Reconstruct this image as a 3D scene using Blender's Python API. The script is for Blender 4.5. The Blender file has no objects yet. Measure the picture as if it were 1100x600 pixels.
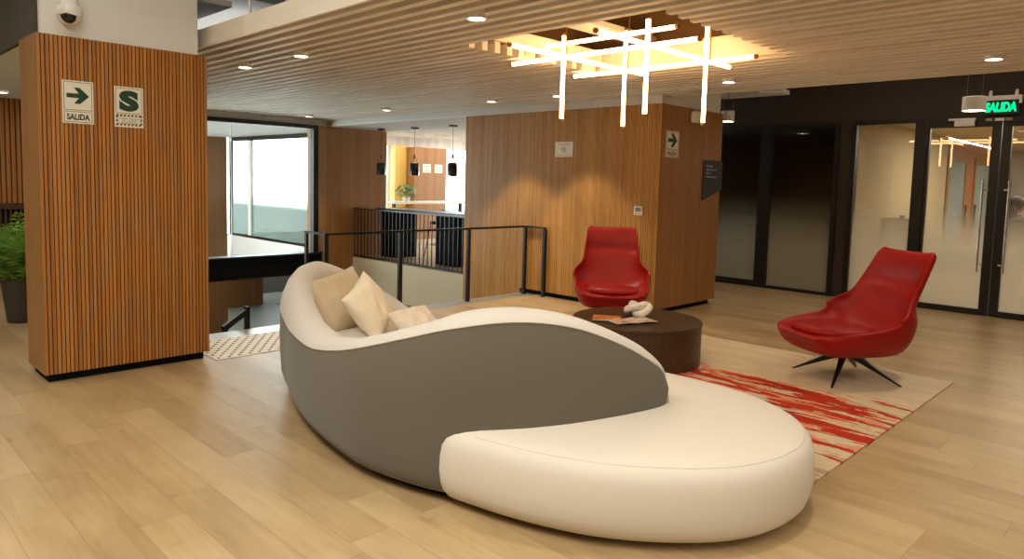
import bpy, bmesh, math, random
from mathutils import Vector, Matrix, noise
random.seed(7)
PI=math.pi
S=bpy.context.scene; C=S.collection
# ------------------------------------------------------------------ helpers
INV={}
def link(o,parent=None):
    C.objects.link(o)
    if parent is not None: o.parent=parent
    return o
def mesh_obj(name,bm,mat=None,parent=None,smooth=False,auto=None):
    """bm is in WORLD coordinates; it is brought into the parent's frame."""
    if parent is not None and parent.name in INV: bm.transform(INV[parent.name])
    bmesh.ops.recalc_face_normals(bm,faces=bm.faces[:])
    if name=='glass_pane' and len(bm.faces)==6:      # a pane is one sheet
        big=sorted(bm.faces,key=lambda q:-q.calc_area())
        bmesh.ops.delete(bm,geom=big[1:],context='FACES')
    me=bpy.data.meshes.new(name); bm.to_mesh(me); bm.free()
    if mat is not None:
        for m in (mat if isinstance(mat,(list,tuple)) else [mat]): me.materials.append(m)
    if smooth:
        for p in me.polygons: p.use_smooth=True
        if auto:
            me.set_sharp_from_angle(angle=math.radians(auto))
    o=bpy.data.objects.new(name,me); link(o,parent)
    if parent is not None and parent.name in INV: INV[o.name]=INV[parent.name]
    return o
def tag(o,label,cat,group=None,kind=None):
    o['label']=label; o['category']=cat
    if group: o['group']=group
    if kind: o['kind']=kind
    return o
def struct(o,label=None,cat=None):
    o['kind']='structure'
    if label: o['label']=label
    if cat: o['category']=cat
    return o
def thing(name,label,cat,loc=(0,0,0),rz=0,group=None,kind=None):
    o=bpy.data.objects.new(name,None); o.empty_display_size=.05
    o.location=loc; o.rotation_euler=(0,0,rz); link(o)
    INV[o.name]=(Matrix.Translation(loc)@Matrix.Rotation(rz,4,'Z')).inverted()
    tag(o,label,cat,group,kind); return o
def copy_tree(o,parent=None):
    c=o.copy(); C.objects.link(c); c.parent=parent
    for ch in list(o.children): copy_tree(ch,c)
    return c
def box(bm,x0,x1,y0,y1,z0,z1,bev=0,seg=2,M=None):
    r=bmesh.ops.create_cube(bm,size=1); vs=r['verts']
    for v in vs: v.co=Vector(((x0+x1)/2+v.co.x*(x1-x0),(y0+y1)/2+v.co.y*(y1-y0),(z0+z1)/2+v.co.z*(z1-z0)))
    if bev>0:
        es={e for v in vs for e in v.link_edges}
        r=bmesh.ops.bevel(bm,geom=list(es),offset=bev,segments=seg,affect='EDGES',profile=.5)
        vs=list({v for v in r['verts']}|{v for v in vs if v.is_valid})
    if M is not None:
        for v in vs: v.co=M@v.co
    return vs
def BX(*a,**k):
    bm=bmesh.new(); box(bm,*a,**k); return bm
def tube(bm,pts,r,n=10,cap=True,closed=False):
    pts=[Vector(p) for p in pts]; rs=r if isinstance(r,(list,tuple)) else [r]*len(pts)
    N=len(pts); rings=[]; prev=None
    for i,p in enumerate(pts):
        if closed: t=(pts[(i+1)%N]-pts[i-1])
        else: t=pts[min(i+1,N-1)]-pts[max(i-1,0)]
        t.normalize()
        if prev is None:
            u=t.orthogonal().normalized()
        else:
            u=(prev-t*prev.dot(t)).normalized()
        prev=u; w=t.cross(u)
        rings.append([bm.verts.new(p+(u*math.cos(a)+w*math.sin(a))*rs[i]) for a in [2*PI*k/n for k in range(n)]])
    for i in range(N if closed else N-1):
        A,B=rings[i],rings[(i+1)%N]
        for k in range(n): bm.faces.new((A[k],A[(k+1)%n],B[(k+1)%n],B[k]))
    if cap and not closed:
        bm.faces.new(rings[0]); bm.faces.new(rings[-1])
    return rings
def lathe(bm,prof,cx=0,cy=0,n=32,cap=True):
    rings=[[bm.verts.new((cx+r*math.cos(2*PI*k/n),cy+r*math.sin(2*PI*k/n),z)) for k in range(n)] for r,z in prof]
    for A,B in zip(rings,rings[1:]):
        for k in range(n): bm.faces.new((A[k],A[(k+1)%n],B[(k+1)%n],B[k]))
    if cap: bm.faces.new(rings[0]); bm.faces.new(rings[-1])
def catmull(P,N,closed=False):
    P=[Vector(p) if not isinstance(p,tuple) else list(p) for p in P]
    d=len(P[0]); n=len(P); segs=n if closed else n-1; out=[]
    def g(i): return P[i%n] if closed else P[max(0,min(n-1,i))]
    for j in range(N):
        u=(j/N if closed else j/(N-1))*segs; i=min(int(u),segs-1); t=u-i
        a,b,c,e=g(i-1),g(i),g(i+1),g(i+2)
        out.append([.5*((2*b[k])+(-a[k]+c[k])*t+(2*a[k]-5*b[k]+4*c[k]-e[k])*t*t+(-a[k]+3*b[k]-3*c[k]+e[k])*t**3) for k in range(d)])
    return out
def polyprism(bm,pts2,f0,f1):
    """extrude a 2-D polygon between two mapping functions"""
    a=[bm.verts.new(f0(u,v)) for u,v in pts2]; b=[bm.verts.new(f1(u,v)) for u,v in pts2]
    bm.faces.new(a); bm.faces.new(b[::-1]); n=len(a)
    for i in range(n): bm.faces.new((a[i],a[(i+1)%n],b[(i+1)%n],b[i]))
class Plane:
    """vertical plane: origin, unit horizontal direction, outward normal"""
    def __init__(s,o,d):
        s.o=Vector(o); s.d=Vector(d).normalized(); s.n=s.d.cross(Vector((0,0,1))).normalized()
    def P(s,u,v,w=0): return s.o+s.d*u+Vector((0,0,v))+s.n*w
    def rect(s,bm,u0,u1,v0,v1,w0,w1):
        polyprism(bm,[(u0,v0),(u1,v0),(u1,v1),(u0,v1)],lambda u,v:s.P(u,v,w0),lambda u,v:s.P(u,v,w1))
    def poly(s,bm,pts,w0,w1):
        polyprism(bm,pts,lambda u,v:s.P(u,v,w0),lambda u,v:s.P(u,v,w1))
    def frame(s,bm,u0,u1,v0,v1,t,w0,w1):
        s.rect(bm,u0,u1,v0,v0+t,w0,w1); s.rect(bm,u0,u1,v1-t,v1,w0,w1)
        s.rect(bm,u0,u0+t,v0+t,v1-t,w0,w1); s.rect(bm,u1-t,u1,v0+t,v1-t,w0,w1)
    def text(s,bm,string,u0,u1,v0,v1,w0,th=.0012,bold=.0,ital=0):
        cu=bpy.data.curves.new('t','FONT'); cu.body=string; cu.size=1; cu.offset=bold; cu.extrude=0; cu.resolution_u=4; cu.shear=ital
        cu.fill_mode='FRONT'
        o=bpy.data.objects.new('t',cu); C.objects.link(o)
        dg=bpy.context.evaluated_depsgraph_get(); dg.update()
        me=bpy.data.meshes.new_from_object(o.evaluated_get(dg))
        C.objects.unlink(o); bpy.data.objects.remove(o)
        tb=bmesh.new(); tb.from_mesh(me); bpy.data.meshes.remove(me)
        xs=[v.co.x for v in tb.verts]; ys=[v.co.y for v in tb.verts]
        ax,bx_,ay,by=min(xs),max(xs),min(ys),max(ys)
        mp=lambda v,w: s.P(u0+(v.co.x-ax)/(bx_-ax)*(u1-u0), v0+(v.co.y-ay)/(by-ay)*(v1-v0), w)
        vm={v:bm.verts.new(mp(v,w0+th)) for v in tb.verts}
        for f in tb.faces:
            try: bm.faces.new([vm[v] for v in f.verts])
            except ValueError: pass
        tb.free()
# ------------------------------------------------------------------ materials
def new_mat(name):
    m=bpy.data.materials.new(name); m.use_nodes=True; nt=m.node_tree
    for n in list(nt.nodes): nt.nodes.remove(n)
    out=nt.nodes.new('ShaderNodeOutputMaterial'); return m,nt,out
class NB:
    def __init__(s,nt): s.nt=nt
    def n(s,t,**k):
        x=s.nt.nodes.new(t)
        for a,b in k.items(): setattr(x,a,b)
        return x
    def l(s,a,b): s.nt.links.new(a,b)
    def val(s,sock,v):
        if isinstance(v,bpy.types.NodeSocket): s.l(v,sock)
        else: sock.default_value=v
    def math(s,op,a,b=None,c=None,clamp=False):
        x=s.n('ShaderNodeMath',operation=op,use_clamp=clamp); s.val(x.inputs[0],a)
        if b is not None: s.val(x.inputs[1],b)
        if c is not None: s.val(x.inputs[2],c)
        return x.outputs[0]
    def coord(s):
        t=s.n('ShaderNodeNewGeometry'); x=s.n('ShaderNodeSeparateXYZ'); s.l(t.outputs['Position'],x.inputs[0]); return t.outputs['Position'],x.outputs
    def obj(s):
        t=s.n('ShaderNodeTexCoord'); x=s.n('ShaderNodeSeparateXYZ'); s.l(t.outputs['Object'],x.inputs[0]); return t.outputs['Object'],x.outputs
    def comb(s,a,b,c=0.):
        x=s.n('ShaderNodeCombineXYZ'); s.val(x.inputs[0],a); s.val(x.inputs[1],b); s.val(x.inputs[2],c); return x.outputs[0]
    def noise(s,vec,scale=5,detail=3,rough=.5,dist=0):
        x=s.n('ShaderNodeTexNoise'); s.l(vec,x.inputs['Vector']); x.inputs['Scale'].default_value=scale; x.inputs['Detail'].default_value=detail
        x.inputs['Roughness'].default_value=rough; x.inputs['Distortion'].default_value=dist; return x.outputs['Fac']
    def white(s,vec):
        x=s.n('ShaderNodeTexWhiteNoise',noise_dimensions='3D'); s.l(vec,x.inputs['Vector']); return x.outputs['Value']
    def ramp(s,fac,stops,interp='LINEAR'):
        x=s.n('ShaderNodeValToRGB'); x.color_ramp.interpolation=interp; e=x.color_ramp.elements
        while len(e)<len(stops): e.new(.5)
        for i,(p,c) in enumerate(stops): e[i].position=p; e[i].color=(*c,1) if len(c)==3 else c
        s.val(x.inputs[0],fac); return x.outputs[0]
    def mix(s,fac,a,b,bt='MIX'):
        x=s.n('ShaderNodeMix',data_type='RGBA',blend_type=bt); s.val(x.inputs[0],fac)
        for i,v in ((6,a),(7,b)):
            if isinstance(v,tuple): v=(*v,1) if len(v)==3 else v
            s.val(x.inputs[i],v)
        return x.outputs[2]
    def bsdf(s,col,rough=.5,metal=0,spec=.5,bump=None,bs=.2,bd=.01,**k):
        x=s.n('ShaderNodeBsdfPrincipled')
        if isinstance(col,tuple): col=(*col,1)
        s.val(x.inputs['Base Color'],col); s.val(x.inputs['Roughness'],rough); x.inputs['Metallic'].default_value=metal
        x.inputs['Specular IOR Level'].default_value=spec
        for a,b in k.items(): s.val(x.inputs[a],b)
        if bump is not None:
            bb=s.n('ShaderNodeBump'); bb.inputs['Strength'].default_value=bs; bb.inputs['Distance'].default_value=bd
            s.l(bump,bb.inputs['Height']); s.l(bb.outputs[0],x.inputs['Normal'])
        return x.outputs[0]
def srgb(r,g,b):
    f=lambda c:(c/255/12.92) if c/255<=.04045 else ((c/255+.055)/1.055)**2.4
    return (f(r),f(g),f(b))
def simple(name,col,rough=.5,metal=0,spec=.5,nscale=None,var=.06,bs=0,bd=.002,**k):
    m,nt,out=new_mat(name); b=NB(nt); p,_=b.obj()
    f=b.noise(p,nscale or 12,3)
    c=b.mix(f,tuple(x*(1-var) for x in col),tuple(min(1,x*(1+var)) for x in col))
    b.l(b.bsdf(c,rough,metal,spec,bump=f if bs else None,bs=bs,bd=bd,**k),out.inputs[0]); return m
def emis(name,col,st):
    m,nt,out=new_mat(name); e=nt.nodes.new('ShaderNodeEmission'); e.inputs[0].default_value=(*col,1); e.inputs[1].default_value=st
    nt.links.new(e.outputs[0],out.inputs[0]); return m
def wood(name,dark,light,axis=0,pitch=.027,rough=.45,slat=.5,panel=None,spec=.4):
    """vertical-grain veneer; each slat of width `pitch` gets its own tone"""
    m,nt,out=new_mat(name); b=NB(nt); p,x=b.coord()
    a=x[axis]; u=b.math('FLOOR',b.math('DIVIDE',a,pitch))
    r=b.white(b.comb(u,1.3,2.7))
    g=b.noise(b.comb(b.math('MULTIPLY',x[0],60),b.math('MULTIPLY',x[1],60),b.math('MULTIPLY',x[2],2.2)),1.0,4,.6)
    big=b.noise(b.comb(b.math('MULTIPLY',x[0],3),b.math('MULTIPLY',x[1],3),b.math('MULTIPLY',x[2],.5)),1.0,2)
    f=b.math('ADD',b.math('MULTIPLY',r,slat),b.math('MULTIPLY',g,1-slat)); f=b.math('ADD',b.math('MULTIPLY',f,.75),b.math('MULTIPLY',big,.25))
    c=b.ramp(f,[(.2,dark),(.8,light)])
    if panel:
        q=b.math('FRACT',b.math('DIVIDE',a,panel)); ln=b.math('LESS_THAN',q,.006/panel)
        c=b.mix(ln,c,tuple(v*.35 for v in dark))
    b.l(b.bsdf(c,rough,0,spec,bump=g,bs=.08,bd=.002),out.inputs[0]); return m

W_D=srgb(134,82,33); W_L=srgb(196,132,64)
M_slatA=wood('fluted_veneer_x',W_D,W_L,0,slat=.38)
M_slatB=wood('fluted_veneer_y',srgb(148,98,40),srgb(214,162,84),1,pitch=.033,slat=.3)
M_ven=wood('smooth_veneer_x',srgb(124,80,38),srgb(168,116,60),0,pitch=.012,slat=.35,panel=.62)
M_venY=wood('smooth_veneer_y',srgb(128,90,50),srgb(172,126,76),1,pitch=.012,slat=.35)
M_groove=simple('groove_wood',srgb(62,34,14),.75)
M_venmid=wood('mid_brown_veneer',srgb(84,54,28),srgb(122,84,46),0,pitch=.012,slat=.35)  # mid-brown veneer, a darker wood than the smooth one
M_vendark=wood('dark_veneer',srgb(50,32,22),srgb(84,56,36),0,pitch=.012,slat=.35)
M_black=simple('black_metal',srgb(16,15,15),.38,.0,.5)
M_blackmat=simple('black_matte',srgb(12,11,11),.8,spec=.15)
M_white=simple('white_paint',srgb(222,220,214),.75,nscale=3,var=.02)
M_soffit=simple('soffit_paint',srgb(205,200,188),.7,nscale=3,var=.02)
M_beige=simple('beige_plaster',srgb(200,188,158),.75,nscale=3,var=.02)
M_greige=simple('warm_interior_paint',srgb(196,180,148),.75,nscale=2,var=.03)
M_brown=simple('dark_brown_paint',srgb(58,46,36),.75,nscale=3,var=.05)
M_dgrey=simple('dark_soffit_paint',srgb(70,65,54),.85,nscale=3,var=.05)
M_conc=simple('concrete',srgb(170,170,164),.85,nscale=4,var=.12,bs=.2)
M_duct=simple('galvanised_duct',srgb(205,205,200),.5,.0,.5)
M_steel=simple('brushed_steel',srgb(190,185,176),.28,.9)
M_wplastic=simple('white_plastic',srgb(228,226,220),.4)
M_glassblk=simple('dark_dome',srgb(10,10,12),.08,0,.6)
M_signw=simple('sign_cream',srgb(226,220,200),.45,var=.02)
M_signg=simple('sign_green',srgb(6,58,36),.5)
M_signk=simple('sign_black',srgb(22,26,24),.5)
M_red=None
M_lens=emis('lamp_lens',(1,.86,.66),14)
M_bar=emis('light_bar',(1,.60,.27),10)
M_exit=emis('exit_letters',(.0,.85,.25),1.3)
M_lampwarm=emis('pendant_glow',(1,.82,.6),7)

def floor_mat():
    m,nt,out=new_mat('oak_plank_floor'); b=NB(nt); p,x=b.coord()
    W,L=.2,1.25
    r=b.math('DIVIDE',x[0],W); row=b.math('FLOOR',r)
    off=b.white(b.comb(row,3.1,.7)); q=b.math('ADD',b.math('DIVIDE',x[1],L),b.math('MULTIPLY',off,5)); col=b.math('FLOOR',q)
    tone=b.white(b.comb(row,col,5.5)); tone2=b.white(b.comb(row,col,9.5))
    v=b.comb(b.math('ADD',b.math('MULTIPLY',x[0],26),b.math('MULTIPLY',tone,40)),b.math('ADD',b.math('MULTIPLY',x[1],1.6),b.math('MULTIPLY',tone2,30)),0.)
    g=b.noise(v,1.0,5,.6,.8)
    cl=b.noise(b.comb(b.math('ADD',b.math('MULTIPLY',x[0],5),b.math('MULTIPLY',tone2,13)),b.math('ADD',b.math('MULTIPLY',x[1],1.6),b.math('MULTIPLY',tone,13)),0.),1.0,3,.55)
    f=b.math('ADD',b.math('MULTIPLY',tone,.22),b.math('ADD',b.math('MULTIPLY',g,.36),b.math('MULTIPLY',cl,.42)))
    c=b.ramp(f,[(.22,srgb(146,118,80)),(.5,srgb(176,149,108)),(.78,srgb(198,172,132))])
    kn=b.noise(b.comb(b.math('MULTIPLY',x[0],7),b.math('MULTIPLY',x[1],3.2),b.math('MULTIPLY',tone,3)),1.0,2,.5,.3)
    c=b.mix(b.ramp(kn,[(.70,(0,0,0)),(.78,(.55,.55,.55))]),c,srgb(132,98,62))
    e1=b.math('LESS_THAN',b.math('FRACT',r),.012); e2=b.math('LESS_THAN',b.math('FRACT',q),.0022)
    c=b.mix(b.math('MULTIPLY',b.math('MAXIMUM',e1,e2),.55),c,srgb(96,72,46))
    rg=b.math('ADD',.27,b.math('MULTIPLY',g,.14))
    b.l(b.bsdf(c,rg,0,.42,bump=g,bs=.05,bd=.002),out.inputs[0]); return m
M_floor=floor_mat()
def ceiling_mat():
    m,nt,out=new_mat('pale_oak_slats'); b=NB(nt); p,x=b.coord()
    u=b.math('FLOOR',b.math('DIVIDE',b.math('SUBTRACT',x[0],2.43),.141)); q=b.math('FLOOR',b.math('ADD',b.math('DIVIDE',x[1],1.9),b.math('MULTIPLY',b.white(b.comb(u,2.,4.)),4)))
    t=b.white(b.comb(u,q,1.))
    g=b.noise(b.comb(b.math('MULTIPLY',x[0],50),b.math('MULTIPLY',x[1],2.5),b.math('MULTIPLY',x[2],50)),1.,4,.6)
    f=b.math('ADD',b.math('MULTIPLY',t,.4),b.math('MULTIPLY',g,.6))
    c=b.ramp(f,[(.2,srgb(220,208,190)),(.8,srgb(245,237,224))])
    b.l(b.bsdf(c,.5,0,.35),out.inputs[0]); return m
M_slatc=ceiling_mat()
def rug_mat():
    m,nt,out=new_mat('streaked_rug'); b=NB(nt); p,x=b.coord()
    X,Y=x[0],x[1]
    # streaks run along Y
    n1=b.noise(b.comb(b.math('MULTIPLY',X,9),b.math('MULTIPLY',Y,1.6),0.),1.,6,.62,.4)
    n2=b.noise(b.comb(b.math('MULTIPLY',X,16),b.math('MULTIPLY',Y,1.1),4.),1.,6,.66,.6)
    n3=b.noise(b.comb(b.math('MULTIPLY',X,6),b.math('MULTIPLY',Y,2.2),9.),1.,5,.6,.3)
    band=b.ramp(b.math('MULTIPLY',b.math('SUBTRACT',X,3.),.25),[(.0,(.30,)*3),(.2,(.36,)*3),(.36,(.62,)*3),(.58,(.66,)*3),(.635,(.40,)*3),(.68,(.0,)*3)])
    nearedge=b.ramp(b.math('MULTIPLY',b.math('SUBTRACT',Y,1.3),.5),[(0,(.86,)*3),(.25,(1,)*3)])
    band=b.math('MULTIPLY',band,nearedge)
    th=b.math('SUBTRACT',.80,b.math('MULTIPLY',band,.46))
    base=b.ramp(n3,[(.3,srgb(206,184,152)),(.7,srgb(222,204,174))])
    tn=b.math('MULTIPLY',b.math('GREATER_THAN',n3,.52),b.math('LESS_THAN',X,4.95))
    base=b.mix(b.math('MULTIPLY',tn,.75),base,srgb(172,146,110))
    pale=b.math('GREATER_THAN',n3,b.math('ADD',th,-.0)); base=b.mix(pale,base,srgb(224,150,112))
    red=b.math('GREATER_THAN',n1,th); base=b.mix(red,base,srgb(186,58,34))
    red2=b.math('GREATER_THAN',n2,b.math('ADD',th,.035)); base=b.mix(red2,base,srgb(168,44,28))
    dk=b.math('GREATER_THAN',n2,.70); dk=b.math('MULTIPLY',dk,b.math('GREATER_THAN',X,5.75)); base=b.mix(dk,base,srgb(140,128,104))
    fib=b.noise(p,160,2)
    c=b.mix(.18,base,b.ramp(fib,[(.3,(.25,.22,.18)),(.7,(.9,.86,.8))]),'MULTIPLY')
    b.l(b.bsdf(c,.95,0,.1,bump=fib,bs=.5,bd=.004),out.inputs[0]); return m
M_rug=rug_mat()
def fabric(name,col,scale=220,bs=.25,rough=.9,rib=None,sheen=.2):
    m,nt,out=new_mat(name); b=NB(nt); p,x=b.obj()
    f=b.noise(p,scale,3,.6); big=b.noise(p,3,2)
    c=b.mix(f,tuple(v*.86 for v in col),tuple(min(1,v*1.06) for v in col)); c=b.mix(b.math('MULTIPLY',big,.12),c,tuple(v*.85 for v in col))
    h=f
    if rib:
        w=b.math('SINE',b.math('MULTIPLY',x[rib[0]],rib[1])); h=b.math('ADD',b.math('MULTIPLY',w,.5),b.math('MULTIPLY',f,.4))
        c=b.mix(b.math('MULTIPLY',b.math('LESS_THAN',w,-.5),.35),c,tuple(v*.6 for v in col))
    b.l(b.bsdf(c,rough,0,.2,bump=h,bs=bs,bd=.003,**{'Sheen Weight':sheen}),out.inputs[0]); return m
M_sgrey=fabric('taupe_wool',srgb(102,96,84))
M_swhite=fabric('cream_boucle',srgb(206,200,190))
M_swarm=fabric('cream_seat_wool',srgb(216,208,193))
M_knit=fabric('knit_beige',srgb(206,184,152),120,.8,rib=(0,330))
M_pillow=fabric('ivory_cotton',srgb(232,218,192),120,.5)
M_fluff=fabric('fluffy_oatmeal',srgb(222,206,184),60,1.0)
def leather():
    m,nt,out=new_mat('red_leather'); b=NB(nt); p,x=b.obj()
    v=nt.nodes.new('ShaderNodeTexVoronoi'); v.inputs['Scale'].default_value=260; nt.links.new(p,v.inputs['Vector'])
    f=b.noise(p,8,3); c=b.mix(f,srgb(138,10,4),srgb(160,16,6))
    b.l(b.bsdf(c,.45,0,.28,bump=v.outputs[0],bs=.12,bd=.001),out.inputs[0]); return m
M_red=leather()
M_table=wood('walnut_stained_top',srgb(58,38,22),srgb(96,66,40),0,pitch=.5,slat=0,rough=.4)
def tablewood():
    m,nt,out=new_mat('dark_oak_table'); b=NB(nt); p,x=b.coord()
    g=b.noise(b.comb(b.math('MULTIPLY',x[0],3),b.math('MULTIPLY',x[1],60),b.math('MULTIPLY',x[2],90)),1.,4,.6)
    c=b.ramp(g,[(.3,srgb(52,36,24)),(.7,srgb(84,62,40))]); b.l(b.bsdf(c,.42,0,.4,bump=g,bs=.1,bd=.002),out.inputs[0]); return m
M_table=tablewood()
def glass(name,tint=(1,1,1),refl=.10,frost=None,fcol=(.75,.78,.7),rough=0.0):
    """frost=(z_low,z_high,max) printed dot film: opaque below z_low fading out by z_high"""
    m,nt,out=new_mat(name); b=NB(nt)
    t=b.n('ShaderNodeBsdfTransparent'); t.inputs[0].default_value=(*tint,1)
    g=b.n('ShaderNodeBsdfGlossy'); g.inputs['Roughness'].default_value=rough
    ge=b.n('ShaderNodeNewGeometry'); vm=b.n('ShaderNodeVectorMath',operation='DOT_PRODUCT'); b.l(ge.outputs['Incoming'],vm.inputs[0]); b.l(ge.outputs['Normal'],vm.inputs[1])
    cs=b.math('ABSOLUTE',vm.outputs['Value']); fac=b.math('ADD',refl,b.math('MULTIPLY',.9,b.math('POWER',b.math('SUBTRACT',1.0,cs),5.)),clamp=True)
    base=t.outputs[0]
    if frost:
        p,x=b.coord(); k=b.n('ShaderNodeMapRange'); k.inputs['From Min'].default_value=frost[1]; k.inputs['From Max'].default_value=frost[0]
        k.inputs['To Min'].default_value=0; k.inputs['To Max'].default_value=frost[2]; k.interpolation_type='SMOOTHSTEP'; b.l(x[2],k.inputs[0])
        tr=b.n('ShaderNodeBsdfTranslucent'); tr.inputs[0].default_value=(*fcol,1)
        df=b.n('ShaderNodeBsdfDiffuse'); df.inputs[0].default_value=(*fcol,1)
        a=b.n('ShaderNodeMixShader'); a.inputs[0].default_value=.5; b.l(tr.outputs[0],a.inputs[1]); b.l(df.outputs[0],a.inputs[2])
        mm=b.n('ShaderNodeMixShader'); b.l(k.outputs[0],mm.inputs[0]); b.l(t.outputs[0],mm.inputs[1]); b.l(a.outputs[0],mm.inputs[2]); base=mm.outputs[0]
    x=b.n('ShaderNodeMixShader'); b.l(fac,x.inputs[0]); b.l(base,x.inputs[1]); b.l(g.outputs[0],x.inputs[2]); b.l(x.outputs[0],out.inputs[0]); return m
G_clear=glass('clear_glass',(.95,.98,.96),.05)
G_win=glass('window_glass_with_film',(.93,.97,.96),.05,(.75,1.12,.97),(.16,.21,.18))
G_door=glass('office_glass_with_film',(.92,.90,.84),.10,(.75,1.55,.93),(.80,.78,.66))
G_dark=glass('meeting_glass_with_film',(.80,.78,.72),.07,(.5,1.55,.93),(.62,.62,.50))
# ------------------------------------------------------------------ plan constants (metres)
CZ=2.6           # underside of the slat ceiling
XF=2.44          # slat ceiling fascia
XC=7.44          # far edge of slat ceiling
XG=10.568        # office glass wall
YV=6.82          # edge of the stair void
XL=7.75          # landing edge beyond the void
XR=7.118; YR=4.604   # near corner of the timber core

# ---- floor
bm=bmesh.new()
box(bm,-4,21,-6,YV-.28,-.25,0)            # main hall
box(bm,-4,2.42,YV-.28,14,-.25,0)          # left of void
box(bm,XL,15,YV-.28,12.4,-.3,0)           # bar landing
fl=struct(mesh_obj('floor',bm,M_floor),'pale oak plank floor of the lounge','floor')
bm=BX(2.42,XL,YV-.28,YV,-.25,0,bev=.006)
struct(mesh_obj('trim_1',bm,simple('stone_nosing',srgb(150,146,138),.25,.0,.6)),'grey metal nosing along the edge of the stair void','nosing')
bm=BX(2.42,XL,YV-.004,YV+.004,-.9,-.25)
struct(mesh_obj('wall_void_edge',bm,M_beige),'pale face of the floor slab under the void edge','wall')
bm=bmesh.new(); box(bm,2,21,6,27,-3.4,-3.2)
M_lower=simple('lower_grey_floor',srgb(84,88,76),.4,nscale=2,var=.1)
struct(mesh_obj('floor_lower',bm,M_lower),'grey-green floor of the storey below','floor')
# stairwell: left wall; two unseen walls added to keep sky light out
bm=bmesh.new(); box(bm,2.30,2.42,YV,27,-3.2,-.25); box(bm,2.3,21,6.0,6.1,-3.2,-.25); box(bm,21,21.1,6,27,-3.2,-.25)
struct(mesh_obj('wall_stairwell',bm,M_vendark),'brown wall left of the stair void, plus unseen walls added to block sky light','wall')

# ---- tactile paving strip
bm=bmesh.new()
box(bm,2.42,4.4,5.80,6.535,0,.004)
studs=bmesh.new()
i=0; yy=5.85
while yy<6.50:
    xx=2.46+(.045 if i%2 else 0)
    while xx<4.3:
        vs=bmesh.ops.create_cone(bm,cap_ends=True,segments=8,radius1=.0145,radius2=.011,depth=.005,matrix=Matrix.Translation((xx,yy,.0065)))
        for f in {f for v in vs['verts'] for f in v.link_faces}: f.material_index=1
        xx+=.09
    yy+=.062; i+=1
studs.free()
tp=mesh_obj('tactile_paving',bm,[simple('pale_paver',srgb(232,222,204),.5),simple('grey_stud',srgb(120,110,94),.4)])
tag(tp,'pale tactile warning strip with grey studs on the floor in front of the stair void','tactile paving')

# ---- fluted timber faces
def fluted(pl,u0,u1,z0,z1,pitch=.027,ridge=.0205,depth=.009,back=.0):
    bm=bmesh.new(); n=int(round((u1-u0)/pitch)); p=(u1-u0)/n; rw=ridge/pitch*p; g=p-rw
    pts=[]
    for i in range(n):
        a=u0+i*p
        pts+= [(a+g/2,-depth),(a+g/2,-.0015),(a+g/2+.0015,0),(a+g/2+rw-.0015,0),(a+g/2+rw,-.0015),(a+g/2+rw,-depth)]
    lo=[bm.verts.new(pl.P(u,z0,w)) for u,w in pts]; hi=[bm.verts.new(pl.P(u,z1,w)) for u,w in pts]
    for i in range(len(pts)-1):
        f=bm.faces.new((lo[i],lo[i+1],hi[i+1],hi[i])); f.material_index=1 if i%6==5 else 0
    for i in range(n):           # end caps of ridges
        s=6*i; bm.faces.new([hi[s+k] for k in range(6)]); bm.faces.new([lo[s+k] for k in range(6)])
    return bm
# left column
colr=struct(mesh_obj('wall_column',BX(1.236,2.388,5.906,6.39,.065,2.498),M_venY),'timber-clad column at the left with two signs','column')
PA=Plane((1.223,5.894,0),(1,0,0))
struct(mesh_obj('fluted_cladding',fluted(PA,0,1.178,.065,2.5),[M_slatA,M_groove],colr))
struct(mesh_obj('side_cladding',BX(1.223,1.236,5.897,6.401,.065,2.5),M_venY,colr))
struct(mesh_obj('side_cladding',BX(2.388,2.401,5.897,6.401,.065,2.5),M_venY,colr))
struct(mesh_obj('top_cap',BX(1.225,2.399,5.9,6.4,2.496,2.501),M_venY,colr))
struct(mesh_obj('baseboard_column',BX(1.255,2.37,5.945,6.36,0,.065),M_blackmat),'black recessed plinth under the left column','baseboard')
struct(mesh_obj('wall_column_top',BX(1.262,2.345,5.93,6.40,2.501,3.7),M_white),'white painted column head above the timber cladding','column')
# timber core
core=struct(mesh_obj('wall_core',BX(XR+.012,8.546,YR+.012,8.02,.065,2.5),M_ven),'timber-clad core behind the red chair','wall')
PB=Plane((XR,8.033,0),(0,-1,0))     # left face, outward -X
struct(mesh_obj('fluted_cladding',fluted(PB,0,8.033-YR,.065,2.5,pitch=.033,ridge=.0235,depth=.012),[M_slatB,M_groove],core))
struct(mesh_obj('smooth_cladding',BX(XR+.002,8.56,YR,YR+.012,.065,2.5),M_ven,core))
struct(mesh_obj('lower_cladding',fluted(PB,0,8.033-6.83,-2.6,.065,pitch=.033,ridge=.0235,depth=.012),[M_slatB,M_groove],core))
struct(mesh_obj('lower_core',BX(XR+.012,7.70,6.83,8.02,-2.6,.065),M_ven,core))
struct(mesh_obj('baseboard_core',BX(XR+.06,8.5,YR+.06,6.82,0,.065),M_blackmat),'black recessed plinth under the timber core','baseboard')
# white soffit bands
bm=bmesh.new(); box(bm,XR+.01,8.5,YR+.01,12.0,2.502,3.5)       # over core and bar front
struct(mesh_obj('wall_soffit',bm,M_soffit),'white soffit band above the timber core','wall')
bm=bmesh.new(); box(bm,2.40,XR+.01,12.0,12.15,2.5,3.5)
struct(mesh_obj('wall_soffit_back',bm,M_soffit),'grey-white band above the glass bridge','wall')

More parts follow.
